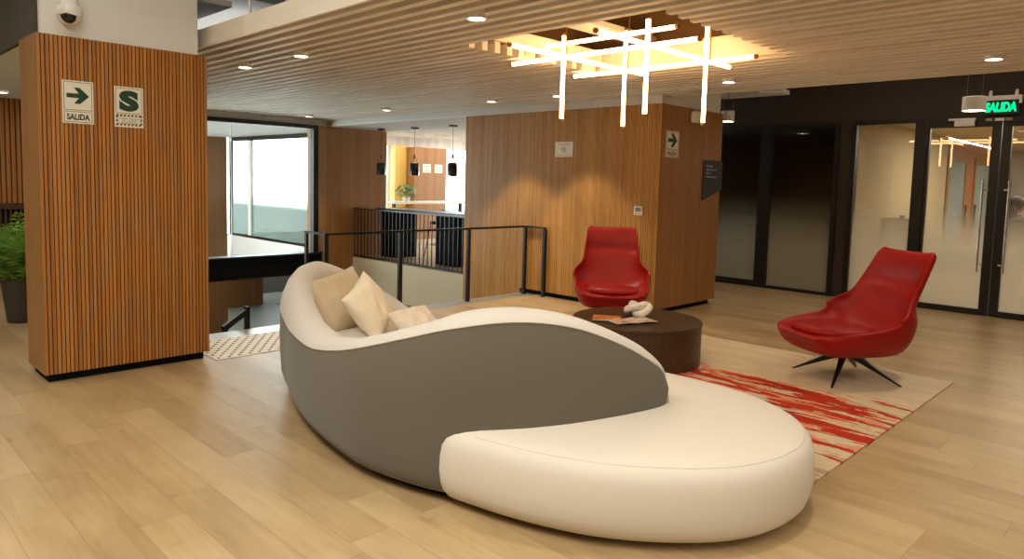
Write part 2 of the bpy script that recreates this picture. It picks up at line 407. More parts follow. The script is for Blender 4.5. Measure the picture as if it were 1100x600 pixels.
# ---- slat ceiling
bm=bmesh.new(); OX0,OX1,OY0,OY1=3.83,5.53,2.46,4.26
k=0; x=XF
while x<XC-.02:
    w=.060 if k else .024
    h=.09 if k else .15
    x1=x+w; ya=-6.0; yb=12.0
    if k==0: segs=[(ya,5.93 if False else 12.0)]
    elif x1>OX0+.01 and x<OX1-.01: segs=[(ya,OY0),(OY1,yb)]
    else: segs=[(ya,yb)]
    for a,b_ in segs: box(bm,x,x1,a,b_,CZ,CZ+h)
    x=XF+.086+ (k)*.141; k+=1
ceil=struct(mesh_obj('ceiling',bm,M_slatc),'pale timber slat ceiling over the lounge','ceiling')
# boards framing the opening (inside, above the slats)
bm=bmesh.new(); 
box(bm,OX1+.02,OX1+.05,OY0-.05,OY1+.05,CZ+.02,CZ+.22); box(bm,OX0-.02,OX1,OY0-.05,OY0-.02,CZ+.095,CZ+.22)
box(bm,OX0-.05,OX0-.02,OY1-.25,OY1+.03,CZ+.105,CZ+.24)
box(bm,OX0-.02,OX1,OY1+.02,OY1+.05,CZ+.105,CZ+.22)
struct(mesh_obj('trim_2',bm,M_slatc),'timber boards framing the opening in the slat ceiling','trim')
# black void above slats
M_above=simple('black_plenum',srgb(60,50,42),.9)
bm=bmesh.new(); box(bm,XF+.03,XC,-6,2.0,2.70,2.72); box(bm,XF+.03,XC,4.9,12,2.70,2.72); box(bm,XF+.03,3.4,2.0,4.9,2.70,2.72); box(bm,6.1,XC,2.0,4.9,2.70,2.72)
struct(mesh_obj('ceiling_plenum',bm,M_above),'dark backing above the timber slats','ceiling')
# high concrete ceiling
struct(mesh_obj('ceiling_high',BX(-4,21,-6,19,3.62,3.8),M_conc),'grey concrete ceiling high above','ceiling')
# left low ceiling and dark bulkhead
bm=bmesh.new(); box(bm,1.262,2.44,6.41,18.3,2.5,2.6)
struct(mesh_obj('ceiling_left',bm,M_white),'pale low ceiling beyond the left column','ceiling')
bm=bmesh.new(); box(bm,1.232,1.262,6.0,12,2.49,3.62); box(bm,-4,1.232,12,12.1,2.0,3.62)
struct(mesh_obj('wall_bulkhead',bm,M_dgrey),'dark bulkhead above the left column','wall')
# left far slatted wall
bm=BX(-1,2.40,11.70,11.8,.0,2.5)
lw=struct(mesh_obj('wall_left',bm,M_groove),'fluted timber wall far at the left behind the plants','wall')
PLw=Plane((-1,11.69,0),(1,0,0))
struct(mesh_obj('fluted_cladding',fluted(PLw,0,3.4,1.08,2.5,pitch=.06,ridge=.044,depth=.016),[M_slatA,M_groove],lw))
struct(mesh_obj('lower_panel',fluted(Plane((-1,11.64,0),(1,0,0)),0,3.4,.0,1.0,pitch=.06,ridge=.03,depth=.02),[M_vendark,M_blackmat],lw))
struct(mesh_obj('ledge',BX(-1,2.4,11.6,11.70,1.0,1.08),M_vendark,lw))

# ---- glass bridge at y=12
w1=thing('window_1','tall clear glass partition over the black bridge beam','window',(5,12,0)); struct(w1)
bm=bmesh.new(); P12=Plane((2.42,12.0,0),(1,0,0))
P12.rect(bm,0,4.50,2.43,2.5,-.06,.06); P12.rect(bm,4.40,4.50,.1,2.43,-.06,.06)
mesh_obj('window_frame',bm,M_black,w1)
bm=bmesh.new(); P12.rect(bm,0,2.86,.13,2.43,-.006,.006); mesh_obj('glass_pane',bm,G_clear,w1)
bm=bmesh.new(); P12.rect(bm,2.875,4.40,.13,2.43,-.006,.006); mesh_obj('glass_pane',bm,G_clear,w1)
bm=bmesh.new(); P12.rect(bm,2.862,2.873,.13,2.43,-.008,.008); mesh_obj('glass_joint',bm,M_wplastic,w1)
bm=bmesh.new(); P12.rect(bm,0,4.55,-.27,.10,-.14,.10); 
brb=struct(mesh_obj('trim_3',bm,M_blackmat),'black steel beam crossing the stair void','beam')
bm=bmesh.new(); P12.rect(bm,0,4.60,.10,.13,-.14,.14); P12.rect(bm,0,4.60,-.27,-.255,-.14,.115)
struct(mesh_obj('flange',bm,M_black,brb))
# timber pillar right of bridge
pl=struct(mesh_obj('wall_pillar',BX(XR,8.50,12.0,12.35,-3.2,2.56),M_ven),'smooth timber wall right of the glass bridge','wall')
struct(mesh_obj('edge_panel',BX(6.92,XR,11.99,12.35,-3.2,2.5),M_venY,pl))
# atrium beyond the bridge
bm=bmesh.new(); box(bm,2.42,7.95,18.3,18.4,-3.2,2.5)
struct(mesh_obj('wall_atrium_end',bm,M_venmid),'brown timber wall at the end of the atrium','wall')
struct(mesh_obj('ceiling_atrium',BX(2.44,8.2,12.15,18.4,2.5,2.6),M_white),'white ceiling of the glazed atrium','ceiling')
struct(mesh_obj('wall_atrium_spandrel',BX(8.0,8.12,12.35,18.3,-.75,-.02),M_white),'white knee wall below the atrium window','wall')
w2=thing('window_2','tall atrium window with frosted film looking out at a pale building','window',(8.05,15,0)); struct(w2)
PW=Plane((8.0,18.3,0),(0,-1,0))     # normal -x
bm=bmesh.new(); PW.rect(bm,0,5.95,-.03,.03,-.1,.0); PW.rect(bm,0,5.95,2.40,2.5,-.1,0); PW.rect(bm,0,.05,0.03,2.4,-.1,0)
mesh_obj('window_frame',bm,M_black,w2)
bm=bmesh.new(); PW.rect(bm,1.05,1.2,.03,2.4,-.1,-.02); mesh_obj('mullion',bm,M_wplastic,w2)
bm=bmesh.new(); PW.rect(bm,.05,1.05,.03,2.4,-.05,-.04); mesh_obj('glass_pane',bm,G_win,w2)
bm=bmesh.new(); PW.rect(bm,1.2,5.95,.03,2.4,-.05,-.04); mesh_obj('glass_pane',bm,G_win,w2)
# lower storey room seen under the beam
bm=bmesh.new(); box(bm,17,17.1,12,27,-3.2,-.75); box(bm,8,17,26.9,27,-3.2,-.75); box(bm,8.12,20,12.4,26,-.78,-.72)
struct(mesh_obj('wall_lower',bm,M_dgrey),'dark walls of the storey below','wall')
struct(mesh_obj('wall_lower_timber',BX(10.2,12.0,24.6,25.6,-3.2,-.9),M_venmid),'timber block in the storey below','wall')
M_carpet=simple('patterned_carpet',srgb(120,104,84),.95,nscale=3,var=.6)
tag(mesh_obj('carpet',BX(12.4,15.8,20.5,24.5,-3.2,-3.185),M_carpet),'patterned carpet in the storey below, seen under the black beam','carpet')
# ---- stair handrail
hr=thing('stair_handrail','black flat handrail rising from the stairs beside the left column','handrail',(3.2,7.25,0))
bm=bmesh.new(); box(bm,3.32,3.365,7.2,7.25,-3.2,.15); mesh_obj('post',bm,M_black,hr)
bm=bmesh.new(); box(bm,3.08,3.125,7.2,7.25,-3.2,-.03); mesh_obj('post',bm,M_black,hr)
bm=bmesh.new(); polyprism(bm,[(3.08,-.03),(3.365,.155),(3.365,.09),(3.12,-.07),(3.08,-.07)],lambda u,v:Vector((u,7.195,v)),lambda u,v:Vector((u,7.255,v)))
mesh_obj('rail',bm,M_black,hr)
# stair flight going down under the void edge
bm=bmesh.new()
for i in range(17): box(bm,5.9-.28*(i+1),5.9-.28*i,YV+.35,YV+1.6,-3.2 if i==16 else -.19*(i+1)-.2,-.19*(i+1))
struct(mesh_obj('stairs',bm,M_lower),'concrete stair flight going down in the void','stairs')
# ---- guardrail of the void
gr=thing('guardrail','black guardrail with flat posts in front of the timber core','guardrail',(5.5,6.7,0))
bm=bmesh.new(); box(bm,3.95,7.095,6.68,6.72,.925,.95); box(bm,3.95,3.99,6.72,7.12,.925,.95); box(bm,7.055,7.095,6.33,6.68,.925,.95)
mesh_obj('top_rail',bm,M_black,gr)
for (a,b_) in ((3.95,6.68),(4.93,6.68),(6.0,6.68),(7.05,6.68),(7.065,6.33)):
    mesh_obj('post',BX(a,a+.045,b_,b_+.04,0,.925),M_black,gr)
mesh_obj('post',BX(3.955,3.985,7.08,7.12,-.25,.925),M_black,gr)

# ---- bar landing: fascia, balustrade
struct(mesh_obj('wall_landing',BX(XL-.03,XL,8.0,12.0,-2.6,-.02),M_beige),'beige slab face below the bar balustrade','wall')
bl=thing('balustrade','black bar balustrade with many thin uprights on the far landing','balustrade',(XL,10,0))
mesh_obj('top_rail',BX(XL-.01,XL+.03,7.2,12.0,.93,.955),M_black,bl)
mesh_obj('bottom_rail',BX(XL-.01,XL+.03,7.2,12.0,.0,.035),M_black,bl)
y=7.28; nb=0
while y<12.0:
    bm=BX(XL+.002,XL+.018,y,y+.012,.03,.935); mesh_obj('upright',bm,M_black,bl); y+=.115
# bar table
bt=thing('bar_table','long black high table behind the balustrade','table',(8.35,9.6,0))
mesh_obj('tabletop',BX(8.15,8.78,8.1,11.85,.90,.955,bev=.004),M_black,bt)
for (a,b_) in ((11.25,11.75),(9.45,10.0)):
    mesh_obj('panel_leg',BX(8.2,8.72,a,b_,0,.90),M_blackmat,bt)
# stools
def make_stool():
    st=thing('bar_stool','','stool',(0,0,0))
    M_w=simple('stool_wood',srgb(150,104,62),.5)
    bm=bmesh.new()
    lathe(bm,[(.02,.66),(.16,.66),(.185,.675),(.19,.70),(.17,.712),(.02,.715)],n=24); mesh_obj('seat',bm,M_blackmat,st,True,40)
    for sx in (-1,1):
        for sy in (-1,1):
            bm=bmesh.new(); tube(bm,[(sx*.21,sy*.21,0),(sx*.12,sy*.12,.67)],[.012,.016]); mesh_obj('leg',bm,M_w,st,True,60)
    bm=bmesh.new(); tube(bm,[(.19*math.cos(a),.19*math.sin(a),.25) for a in [2*PI*k/16 for k in range(16)]],.008,6,closed=True); mesh_obj('footring',bm,M_black,st,True)
    bm=bmesh.new(); 
    pts=[(.17*math.cos(a),.17*math.sin(a)) for a in [PI*.25+PI*.5*k/10 for k in range(11)]]
    for z0,z1 in ((.80,.94),):
        A=[bm.verts.new((x,y,z0)) for x,y in pts]; B=[bm.verts.new((x*1.05,y*1.05,z1)) for x,y in pts]
        A2=[bm.verts.new((x*1.1,y*1.1,z0)) for x,y in pts]; B2=[bm.verts.new((x*1.15,y*1.15,z1)) for x,y in pts]
        for i in range(10):
            bm.faces.new((A[i],A[i+1],B[i+1],B[i])); bm.faces.new((A2[i],A2[i+1],B2[i+1],B2[i])); bm.faces.new((B[i],B[i+1],B2[i+1],B2[i])); bm.faces.new((A[i],A[i+1],A2[i+1],A2[i]))
        bm.faces.new((A[0],B[0],B2[0],A2[0])); bm.faces.new((A[10],B[10],B2[10],A2[10]))
    mesh_obj('backrest',bm,M_black,st,True,40)
    
    for sx in (-.08,.08): bm=bmesh.new(); tube(bm,[(sx,.16,.69),(sx,.175,.82)],.008); mesh_obj('back_support',bm,M_black,st)
    return st
st0=make_stool()
spots=[(9.05,10.95,'bar stool with wooden legs behind the left end of the black high table'),
       (9.05,10.3,'bar stool with wooden legs, second from the left behind the black high table'),
       (9.05,9.0,'bar stool with wooden legs right of the black panel leg nearest the timber core'),
       (9.05,8.45,'rightmost bar stool behind the high table, half hidden by the timber core')]
for i,(x,y,l) in enumerate(spots):
    s=st0 if i==0 else copy_tree(st0)
    s.location=(x,y,0); s.rotation_euler=(0,0,-PI/2+.2*i); s['label']=l; s['group']='bar stools at the high table'
# bar ceiling
struct(mesh_obj('ceiling_bar',BX(8.5,21,8.03,12.35,2.56,2.66),M_white),'white ceiling over the bar','ceiling')
struct(mesh_obj('ceiling_bar_front',BX(XR,8.5,8.03,12.0,2.495,2.52),M_white),'white ceiling strip carrying the black pendants','ceiling')
bm=bmesh.new(); box(bm,8.5,21,12.35,15.1,2.9,3.0)
struct(mesh_obj('ceiling_bar_far',bm,M_white),'white ceiling far beyond the bar','ceiling')
bm=bmesh.new()
for q in range(3): box(bm,8.6,21,12.6+q*.85,12.85+q*.85,2.60,2.9)
box(bm,8.6,21,14.97,15.05,2.38,2.9)
struct(mesh_obj('ceiling_bar_beams',bm,M_slatc),'pale timber beams beyond the bar','ceiling')
struct(mesh_obj('floor_bar',BX(8.5,21,12.35,15.1,-.3,0),simple('pale_bar_floor',srgb(190,176,156),.25)),'pale glossy floor of the bar','floor')
# black pendants
def make_pendant():
    p=thing('pendant_lamp','','lamp',(0,0,0))
    bm=bmesh.new(); lathe(bm,[(.03,-.03),(.075,-.03),(.078,-.0),(.03,0)],n=20); mesh_obj('canopy',bm,M_black,p,True,40)
    bm=bmesh.new(); tube(bm,[(0,0,-.03),(0,0,-.52)],.004,6); tube(bm,[(0,0,-.52),(.05,0,-.60),(.062,0,-.66)],.004,6); tube(bm,[(0,0,-.52),(-.05,0,-.60),(-.062,0,-.66)],.004,6)
    mesh_obj('cord',bm,M_black,p)
    bm=bmesh.new(); lathe(bm,[(.012,-.50),(.018,-.52),(.018,-.56),(.01,-.57)],n=12); mesh_obj('grip',bm,M_black,p,True,40)
    bm=bmesh.new(); lathe(bm,[(.03,-.645),(.075,-.652),(.088,-.68),(.09,-.88),(.082,-.88),(.08,-.69),(.03,-.67)],n=28); mesh_obj('lamp_shade',bm,simple('black_enamel',srgb(14,14,14),.15,0,.7),p,True,35)
    bm=bmesh.new(); lathe(bm,[(.02,-.865),(.078,-.865),(.078,-.87),(.02,-.87)],n=24); mesh_obj('diffuser',bm,M_lampwarm,p)
    return p
p0=make_pendant()
for i,(x,y,l) in enumerate([(7.99,11.45,'black pendant lamp in front of the smooth timber wall, leftmost of three'),(8.07,10.51,'black pendant lamp in front of the far timber block, middle of three'),(8.05,9.41,'black pendant lamp in front of the bright window, rightmost of three')]):
    s=p0 if i==0 else copy_tree(p0); s.location=(x,y,2.495); s['label']=l; s['group']='black pendants over the bar'
# bar far end: timber block with signs, yellow panel, windows
blk=struct(mesh_obj('wall_bar_block',BX(11.1,12.15,14.45,15.0,0,2.36),M_ven),'timber block far beyond the bar with two notices','wall')
struct(mesh_obj('wall_bar_yellow',BX(10.75,11.15,14.8,14.95,0,2.4),simple('yellow_paint',srgb(236,196,104),.6)),'yellow wall strip beside the far timber block','wall')
# far counter
fc=thing('counter','white counter with a plant far behind the balustrade','counter',(10.8,13.5,0))
mesh_obj('countertop',BX(9.6,12.0,13.2,13.8,.97,1.02,bev=.005),simple('white_counter',srgb(238,232,220),.3),fc)
[mesh_obj('leg',BX(xx,xx+.05,13.45,13.55,0,.97),M_black,fc) for xx in (9.75,11.8)]
# ---- outside
M_fac=simple('pale_facade',srgb(214,216,214),.8,nscale=2,var=.04)
fb=thing('neighbouring_building','pale building outside seen through the atrium window','building',(28,22,-6))
bm=bmesh.new(); box(bm,30,31,15,80,-8,7); mesh_obj('wall',bm,M_fac,fb)
mw=simple('facade_window',srgb(96,120,120),.2)
for (y,z) in ((32.0,1.6),(35.4,1.6),(38.8,1.6),(42.2,1.6),(29.,1.6)):
    mesh_obj('window',BX(29.97,30.02,y+16,y+17.6,z,z+1.5),mw,fb)
bm=bmesh.new()
for z in (-1.2,0.3): box(bm,29.9,30.0,15,80,z,z+.15)
mesh_obj('ledge',bm,M_fac,fb)
w3=thing('window_3','bright full-height windows at the far end of the bar','window',(12,15.1,0)); struct(w3)
PE=Plane((8.5,15.1,0),(1,0,0))
bm=bmesh.new()
for u in (0,2.2,4.4,6.6,8.8,11.0): PE.rect(bm,u,u+.12,0,3.0,-.05,.05)
PE.rect(bm,0,12,0,.08,-.05,.05); PE.rect(bm,0,12,2.9,3.0,-.05,.05)
mesh_obj('window_frame',bm,M_wplastic,w3)
bm=bmesh.new(); PE.rect(bm,0,12,.08,2.9,-.004,.004); mesh_obj('glass_pane',bm,G_clear,w3)
w4=thing('window_4','bright side windows of the bar behind the timber core','window',(20.9,15,0)); struct(w4)
PS=Plane((20.2,15.1,0),(0,-1,0)); bm=bmesh.new()
for u in (0,2.4,4.8): PS.rect(bm,u,u+.12,0,3.0,-.05,.05)
mesh_obj('window_frame',bm,M_wplastic,w4)
bm=bmesh.new(); PS.rect(bm,0,4.9,.02,2.95,-.004,.004); mesh_obj('glass_pane',bm,G_clear,w4)

# ---- office glass wall x=XG
struct(mesh_obj('wall_right',BX(XG,XG+.14,-6,8.1,2.512,3.62),M_brown),'dark brown wall above the office glazing','wall')
struct(mesh_obj('wall_right_pier',BX(XG,XG+.14,3.665,3.83,0,2.512),M_brown),'dark brown pier between the two glazed fronts','wall')
PG=Plane((XG,8.0,0),(0,-1,0))   # u=8-y, normal -x
def U(y): return 8.0-y
# left (dark) unit
g1=thing('window_5','dark glazed meeting-room front with frosted lower half','window',(XG,5.5,0)); struct(g1)
bm=bmesh.new(); PG.rect(bm,U(7.4),U(3.83),2.44,2.512,-.08,.03); PG.rect(bm,U(7.4),U(3.83),0,.045,-.08,.03)
PG.rect(bm,U(4.98),U(4.83),.045,2.44,-.08,.03); PG.rect(bm,U(3.895),U(3.83),.045,2.44,-.08,.03)
mesh_obj('window_frame',bm,M_black,g1)
bm=bmesh.new(); PG.rect(bm,U(4.83),U(3.895),.045,2.44,-.03,-.02); mesh_obj('glass_pane',bm,G_dark,g1)
d1=thing('door_1','dark frosted glass door with a small lever beside the timber core','door',(XG,5.5,0)); struct(d1)
bm=bmesh.new(); PG.frame(bm,U(6.0),U(4.985),.05,2.435,.045,-.06,.0); mesh_obj('door_frame',bm,M_black,d1)
bm=bmesh.new(); PG.rect(bm,U(5.955),U(5.03),.095,2.39,-.035,-.025); mesh_obj('glass_pane',bm,G_dark,d1)
bm=bmesh.new(); a=PG.P(U(5.02),1.03,.0); tube(bm,[a,PG.P(U(5.02),1.03,.05),PG.P(U(5.15),1.03,.05)],.009,8); mesh_obj('door_handle',bm,M_steel,d1)
# right unit
g2=thing('window_6','tall frosted side pane left of the double glass doors','window',(XG,3.2,0)); struct(g2)
bm=bmesh.new(); PG.rect(bm,U(3.665),U(-3.2),2.465,2.512,-.08,.03)
PG.rect(bm,U(3.665),U(3.605),0,2.465,-.08,.03); PG.rect(bm,U(2.86),U(2.72),0,2.465,-.08,.03); PG.rect(bm,U(3.605),U(2.86),0,.05,-.08,.03)
PG.rect(bm,U(.98),U(.84),0,2.465,-.08,.03)
mesh_obj('window_frame',bm,M_black,g2)
bm=bmesh.new(); PG.rect(bm,U(3.605),U(2.86),.05,2.465,-.03,-.02); mesh_obj('glass_pane',bm,G_door,g2)
bm=bmesh.new(); PG.rect(bm,U(.84),U(-3.2),.05,2.465,-.03,-.02); mesh_obj('glass_pane',bm,G_door,g2)
for n_,(ya,yb,hy,lab) in enumerate(((2.715,1.895,1.985,'left leaf of the black-framed frosted double doors'),(1.885,.985,1.795,'right leaf of the black-framed frosted double doors'))):
    d=thing('door_%d'%(n_+2),lab,'door',(XG,ya,0)); struct(d)
    bm=bmesh.new()
    PG.rect(bm,U(ya),U(yb),2.39,2.46,-.06,.01); PG.rect(bm,U(ya),U(yb),.0,.075,-.06,.01)
    e=.03 if n_==0 else .1; f_=.1 if n_==0 else .03
    PG.rect(bm,U(ya),U(ya)+e,.075,2.39,-.06,.01); PG.rect(bm,U(yb)-f_,U(yb),.075,2.39,-.06,.01)
    mesh_obj('door_frame',bm,M_black,d)
    bm=bmesh.new(); PG.rect(bm,U(ya)+e,U(yb)-f_,.075,2.39,-.03,-.02); mesh_obj('glass_pane',bm,G_door,d)
    bm=bmesh.new(); hu=U(2.04) if n_==0 else U(1.76)
    tube(bm,[PG.P(hu,.56,.06),PG.P(hu,1.72,.06)],.014,12)
    ho=hu+.05 if n_==0 else hu-.05
    for hz in (.66,1.60): tube(bm,[PG.P(ho,hz,.01),PG.P(ho,hz,.06),PG.P(hu,hz,.06)],.009,8)
    mesh_obj('door_handle',bm,M_steel,d,True,40)
# door closer + sensors
dc=thing('door_closer','white door closer box mounted above the left glass door leaf','door closer',(XG,2.3,2.4))
bm=bmesh.new(); PG.rect(bm,U(2.47),U(2.17),2.475,2.50,.03,.07); PG.rect(bm,U(2.40),U(2.18),2.40,2.472,.035,.08); mesh_obj('closer_body',bm,M_wplastic,dc)
for q,(ya,yb,l) in enumerate(((2.065,2.0,'small grey contact plate left of the door seam'),(1.97,1.875,'small pale contact plate over the door seam'),(1.86,1.79,'small grey contact plate right of the door seam'))):
    bm=bmesh.new(); PG.rect(bm,U(ya),U(yb),2.455,2.49,.031,.045); tag(mesh_obj('door_contact',bm,M_wplastic if q==1 else simple('grey_plate',srgb(150,140,124),.5)),l,'door sensor','door contacts above the double doors')
# exit sign
ex=thing('exit_sign','green lit SALIDA exit sign in a white bracket above the double doors','sign',(XG,1.9,2.6))
bm=bmesh.new(); PG.rect(bm,U(2.10),U(1.72),2.53,2.705,.055,.075); mesh_obj('sign_panel',bm,simple('exit_panel',srgb(30,34,32),.3),ex)
bm=bmesh.new(); PG.rect(bm,U(2.12),U(1.70),2.705,2.76,.02,.09); PG.rect(bm,U(2.12),U(2.09),2.66,2.705,.05,.08); PG.rect(bm,U(1.73),U(1.70),2.66,2.705,.05,.08); mesh_obj('bracket',bm,M_wplastic,ex)
for u in (2.05,1.78):
    bm=bmesh.new(); PG.rect(bm,U(u),U(u)+.035,2.76,2.81,.04,.07); PG.rect(bm,U(u)+.008,U(u)+.03,2.81,2.83,.0,.07); mesh_obj('bracket_clip',bm,M_wplastic,ex)
bm=bmesh.new(); PG.text(bm,'SALIDA',U(2.08),U(1.75),2.56,2.68,.076,bold=.05,ital=.12); mesh_obj('lettering',bm,M_exit,ex)

# office interior behind the right unit
struct(mesh_obj('wall_office_left',BX(XG+.14,15.5,3.62,3.72,0,2.6),M_greige),'warm beige wall inside the office on the left','wall')
ow=struct(mesh_obj('wall_office_timber',BX(15.5,21,3.70,3.82,0,2.6),wood('orange_veneer',srgb(150,90,34),srgb(190,122,56),0,pitch=.02,slat=.3)),'orange timber wall with glazed doors inside the office','wall')
struct(mesh_obj('ceiling_office',BX(XG+.14,21,-6,3.62,2.6,2.7),M_greige),'ceiling inside the office','ceiling')
struct(mesh_obj('wall_office_far',BX(20.9,21,-6,3.7,0,2.6),simple('office_far_paint',srgb(186,186,176),.8)),'pale far wall inside the office','wall')
M_pg=simple('office_door_glass',srgb(150,168,170),.15,0,.6)
PO=Plane((15.5,3.70,0),(1,0,0))
for q,(a,b_,l) in enumerate(((.35,1.9,'left glazed timber door inside the office'),(2.6,4.2,'right glazed timber door inside the office'))):
    d=thing('door_%d'%(q+4),l,'door',(15.5+a,3.7,0)); struct(d)
    bm=bmesh.new(); PO.frame(bm,a,b_,0,2.3,.12,.0,.03); mesh_obj('door_frame',bm,M_venY,d)
    bm=bmesh.new(); PO.rect(bm,a+.12,b_-.12,.12,2.18,.0,.012); mesh_obj('glass_panel',bm,M_pg,d)
    bm=bmesh.new(); hx=b_-.06 if q==0 else a+.06; tube(bm,[PO.P(hx,.85,.06),PO.P(hx,1.3,.06)],.02,8); mesh_obj('door_handle',bm,M_blackmat,d)
cb=thing('drawer_cabinet','pale drawer cabinet behind the frosted side pane','cabinet',(12.2,3.35,0))
mesh_obj('body',BX(11.95,12.85,3.12,3.6,0,1.14,bev=.004),M_greige,cb)
PC=Plane((11.95,3.12,0),(1,0,0))
for zz in (.80,.52,.24):
    bm=BX(11.935,11.95,3.15,3.57,zz,zz+.25); d=mesh_obj('drawer',bm,simple('cabinet_front',srgb(214,206,188),.5),cb)
    mesh_obj('handle',BX(11.92,11.935,3.3,3.45,zz+.18,zz+.195),M_blackmat,d)
tag(mesh_obj('stapler',BX(11.98,12.12,3.35,3.39,1.14,1.18,bev=.008),M_blackmat),'small black item on top of the pale drawer cabinet','office item')
# dark meeting room behind left unit
bm=bmesh.new(); box(bm,14.5,14.6,3.72,8.1,0,2.6); box(bm,XG+.14,14.5,8.0,8.1,0,2.6)
struct(mesh_obj('wall_meeting_room',bm,M_brown),'dark wall inside the meeting room','wall')
struct(mesh_obj('ceiling_meeting_room',BX(XG+.14,14.5,3.72,8.0,2.52,2.6),M_dgrey),'dim ceiling inside the meeting room','ceiling')
struct(mesh_obj('wall_right_back',BX(XG,XG+.14,6.0,8.1,0,2.44),M_brown),'dark brown wall hidden behind the timber core','wall')
# enclosure behind the camera
bm=bmesh.new(); box(bm,-4.1,-4,-6,14,0,3.8); box(bm,-4,21,-6.1,-6,0,3.8); box(bm,-4,1.0,14,14.1,0,3.8)
struct(mesh_obj('wall_behind',bm,M_beige),'plain wall behind the photographer','wall')

# ---- ducts and pipes
def dbox(name,lab,*a,mat=None): tag(mesh_obj(name,BX(*a),mat or M_duct),lab,'duct')
dbox('air_duct','wide grey air duct above the left end of the slat ceiling fascia',2.7,4.2,6.6,11.5,3.2,3.5)
dbox('air_duct','pale grey duct crossing above the fascia near the hanging rods',2.9,5.0,5.2,5.9,3.15,3.4)
dbox('electrical_box','white junction box above the fascia between two hanging rods',2.75,3.05,5.0,5.22,2.95,3.1,mat=M_wplastic)
dbox('wood_beam','brown bar crossing under the pale duct above the fascia',2.6,5.2,4.6,4.7,3.05,3.15,mat=M_venY)
for q,(y,l) in enumerate(((5.30,'white hanging rod holding the fascia nearest the white column'),(4.72,'white hanging rod holding the fascia, right of the other rod'))):
    bm=bmesh.new(); tube(bm,[(XF+.05,y,2.74),(XF+.05,y,3.62)],.011,8); tag(mesh_obj('hanging_rod',bm,M_wplastic),l,'rod','rods holding the slat ceiling')
dbox('cable_tray','white cable tray beyond the white column head',2.45,2.75,6.2,9.5,3.0,3.05,mat=M_wplastic)
bm=bmesh.new(); tube(bm,[(9.2,3.62,2.96),(8.3,3.05,2.80)],.045,12); tag(mesh_obj('pipe',bm,M_duct),'pale pipe end above the pier of the glass wall','pipe')
dbox('air_duct','white flat duct above the timber core and the dark glass front',9.62,9.85,4.3,5.3,2.86,2.92,mat=M_white)
bm=bmesh.new(); tube(bm,[(9.7,4.7,2.93),(8.9,3.95,2.80)],.022,10); tag(mesh_obj('pipe',bm,M_white),'thin white pipe slanting down above the dark glass front','pipe')
bm=bmesh.new(); tube(bm,[(8.3,3.62,3.0),(8.3,3.62,2.86)],.012,8); lathe(bm,[(.01,2.83),(.04,2.845),(.04,2.86),(.01,2.87)],8.3,3.62,n=16); tag(mesh_obj('sprinkler',bm,M_white),'small white sprinkler head above the glass wall','sprinkler')
# inside the opening
bm=bmesh.new(); box(bm,4.0,6.0,3.0,3.5,3.1,3.3); tag(mesh_obj('air_duct',bm,M_duct),'grey duct visible inside the opening of the slat ceiling','duct')
bm=bmesh.new(); box(bm,3.4,6.1,2.0,4.9,3.45,3.5); struct(mesh_obj('ceiling_opening_back',bm,simple('plenum_grey',srgb(112,98,82),.9)),'pale soffit visible up inside the ceiling opening','ceiling')
M_plen=simple('plenum_side',srgb(150,116,76),.8)
bm=bmesh.new(); box(bm,3.4,6.1,2.0,2.05,2.72,3.45); box(bm,3.4,6.1,4.85,4.9,2.72,3.45); box(bm,3.4,3.45,2,4.9,2.72,3.45); box(bm,6.05,6.1,2,4.9,2.72,3.45)
struct(mesh_obj('trim_4',bm,M_plen),'timber-coloured sides of the ceiling opening','trim')
tag(mesh_obj('cable_tray',BX(3.5,6.0,3.98,4.25,2.95,3.0),M_white),'white tray inside the opening of the slat ceiling','tray')
bm=bmesh.new(); tube(bm,[(3.9,2.7,2.9),(6.0,2.7,2.9)],.03,10); tag(mesh_obj('pipe',bm,M_blackmat),'dark pipe inside the opening of the slat ceiling','pipe')

# ---- downlights
M_can=simple('lamp_can',srgb(232,228,220),.4)
def make_down():
    d=thing('downlight','','lamp',(0,0,0))
    bm=bmesh.new(); lathe(bm,[(.055,.10),(.066,.10),(.066,-.03),(.056,-.03),(.054,-.01)],n=28,cap=False); mesh_obj('trim_ring',bm,M_can,d,True,40)
    bm=bmesh.new(); lathe(bm,[(.005,-.022),(.056,-.022),(.056,-.015),(.005,-.015)],n=28); mesh_obj('lens',bm,M_lens,d)
    return d
def spot(loc,e,size=140,blend=.8,col=(1,.87,.69),r=.05,tgt=None):
    l=bpy.data.lights.new('lamp_light','SPOT'); l.energy=e; l.spot_size=math.radians(size); l.spot_blend=blend; l.color=col; l.shadow_soft_size=r
    o=bpy.data.objects.new('lamp_light',l); C.objects.link(o); o.location=loc
    if tgt is not None: o.rotation_euler=(Vector(tgt)-Vector(loc)).to_track_quat('-Z','Y').to_euler()
    return o
dl0=make_down()
DL=[(3.087,3.40,'slat ceiling downlight left of the hanging light fixture, largest in the photo'),
    (3.10,5.643,'slat ceiling downlight right of the two near the left column'),
    (3.09,6.692,'slat ceiling downlight nearest the left column'),
    (6.343,8.962,'slat ceiling downlight above the balustrade of the bar'),
    (6.279,11.164,'slat ceiling downlight in the far corner above the glass bridge'),
    (6.40,6.729,'slat ceiling downlight above the left end of the timber core'),
    (6.427,5.619,'slat ceiling downlight between two hanging light tubes above the timber core'),
    (6.483,3.445,'slat ceiling downlight right of the hanging fixture near the timber core corner'),
    (6.475,1.25,'slat ceiling downlight at the right above the glass doors')]
for i,(x,y,l) in enumerate(DL):
    s=dl0 if i==0 else copy_tree(dl0); s.location=(x,y,CZ); s['label']=l; s['group']='downlights in the slat ceiling'
    spot((x,y,CZ-.03),(105 if y>4 else 42) if x>6 else 32,size=(80 if (x>6 and y>4) else 100),blend=(.35 if (x>6 and y>4) else .8))
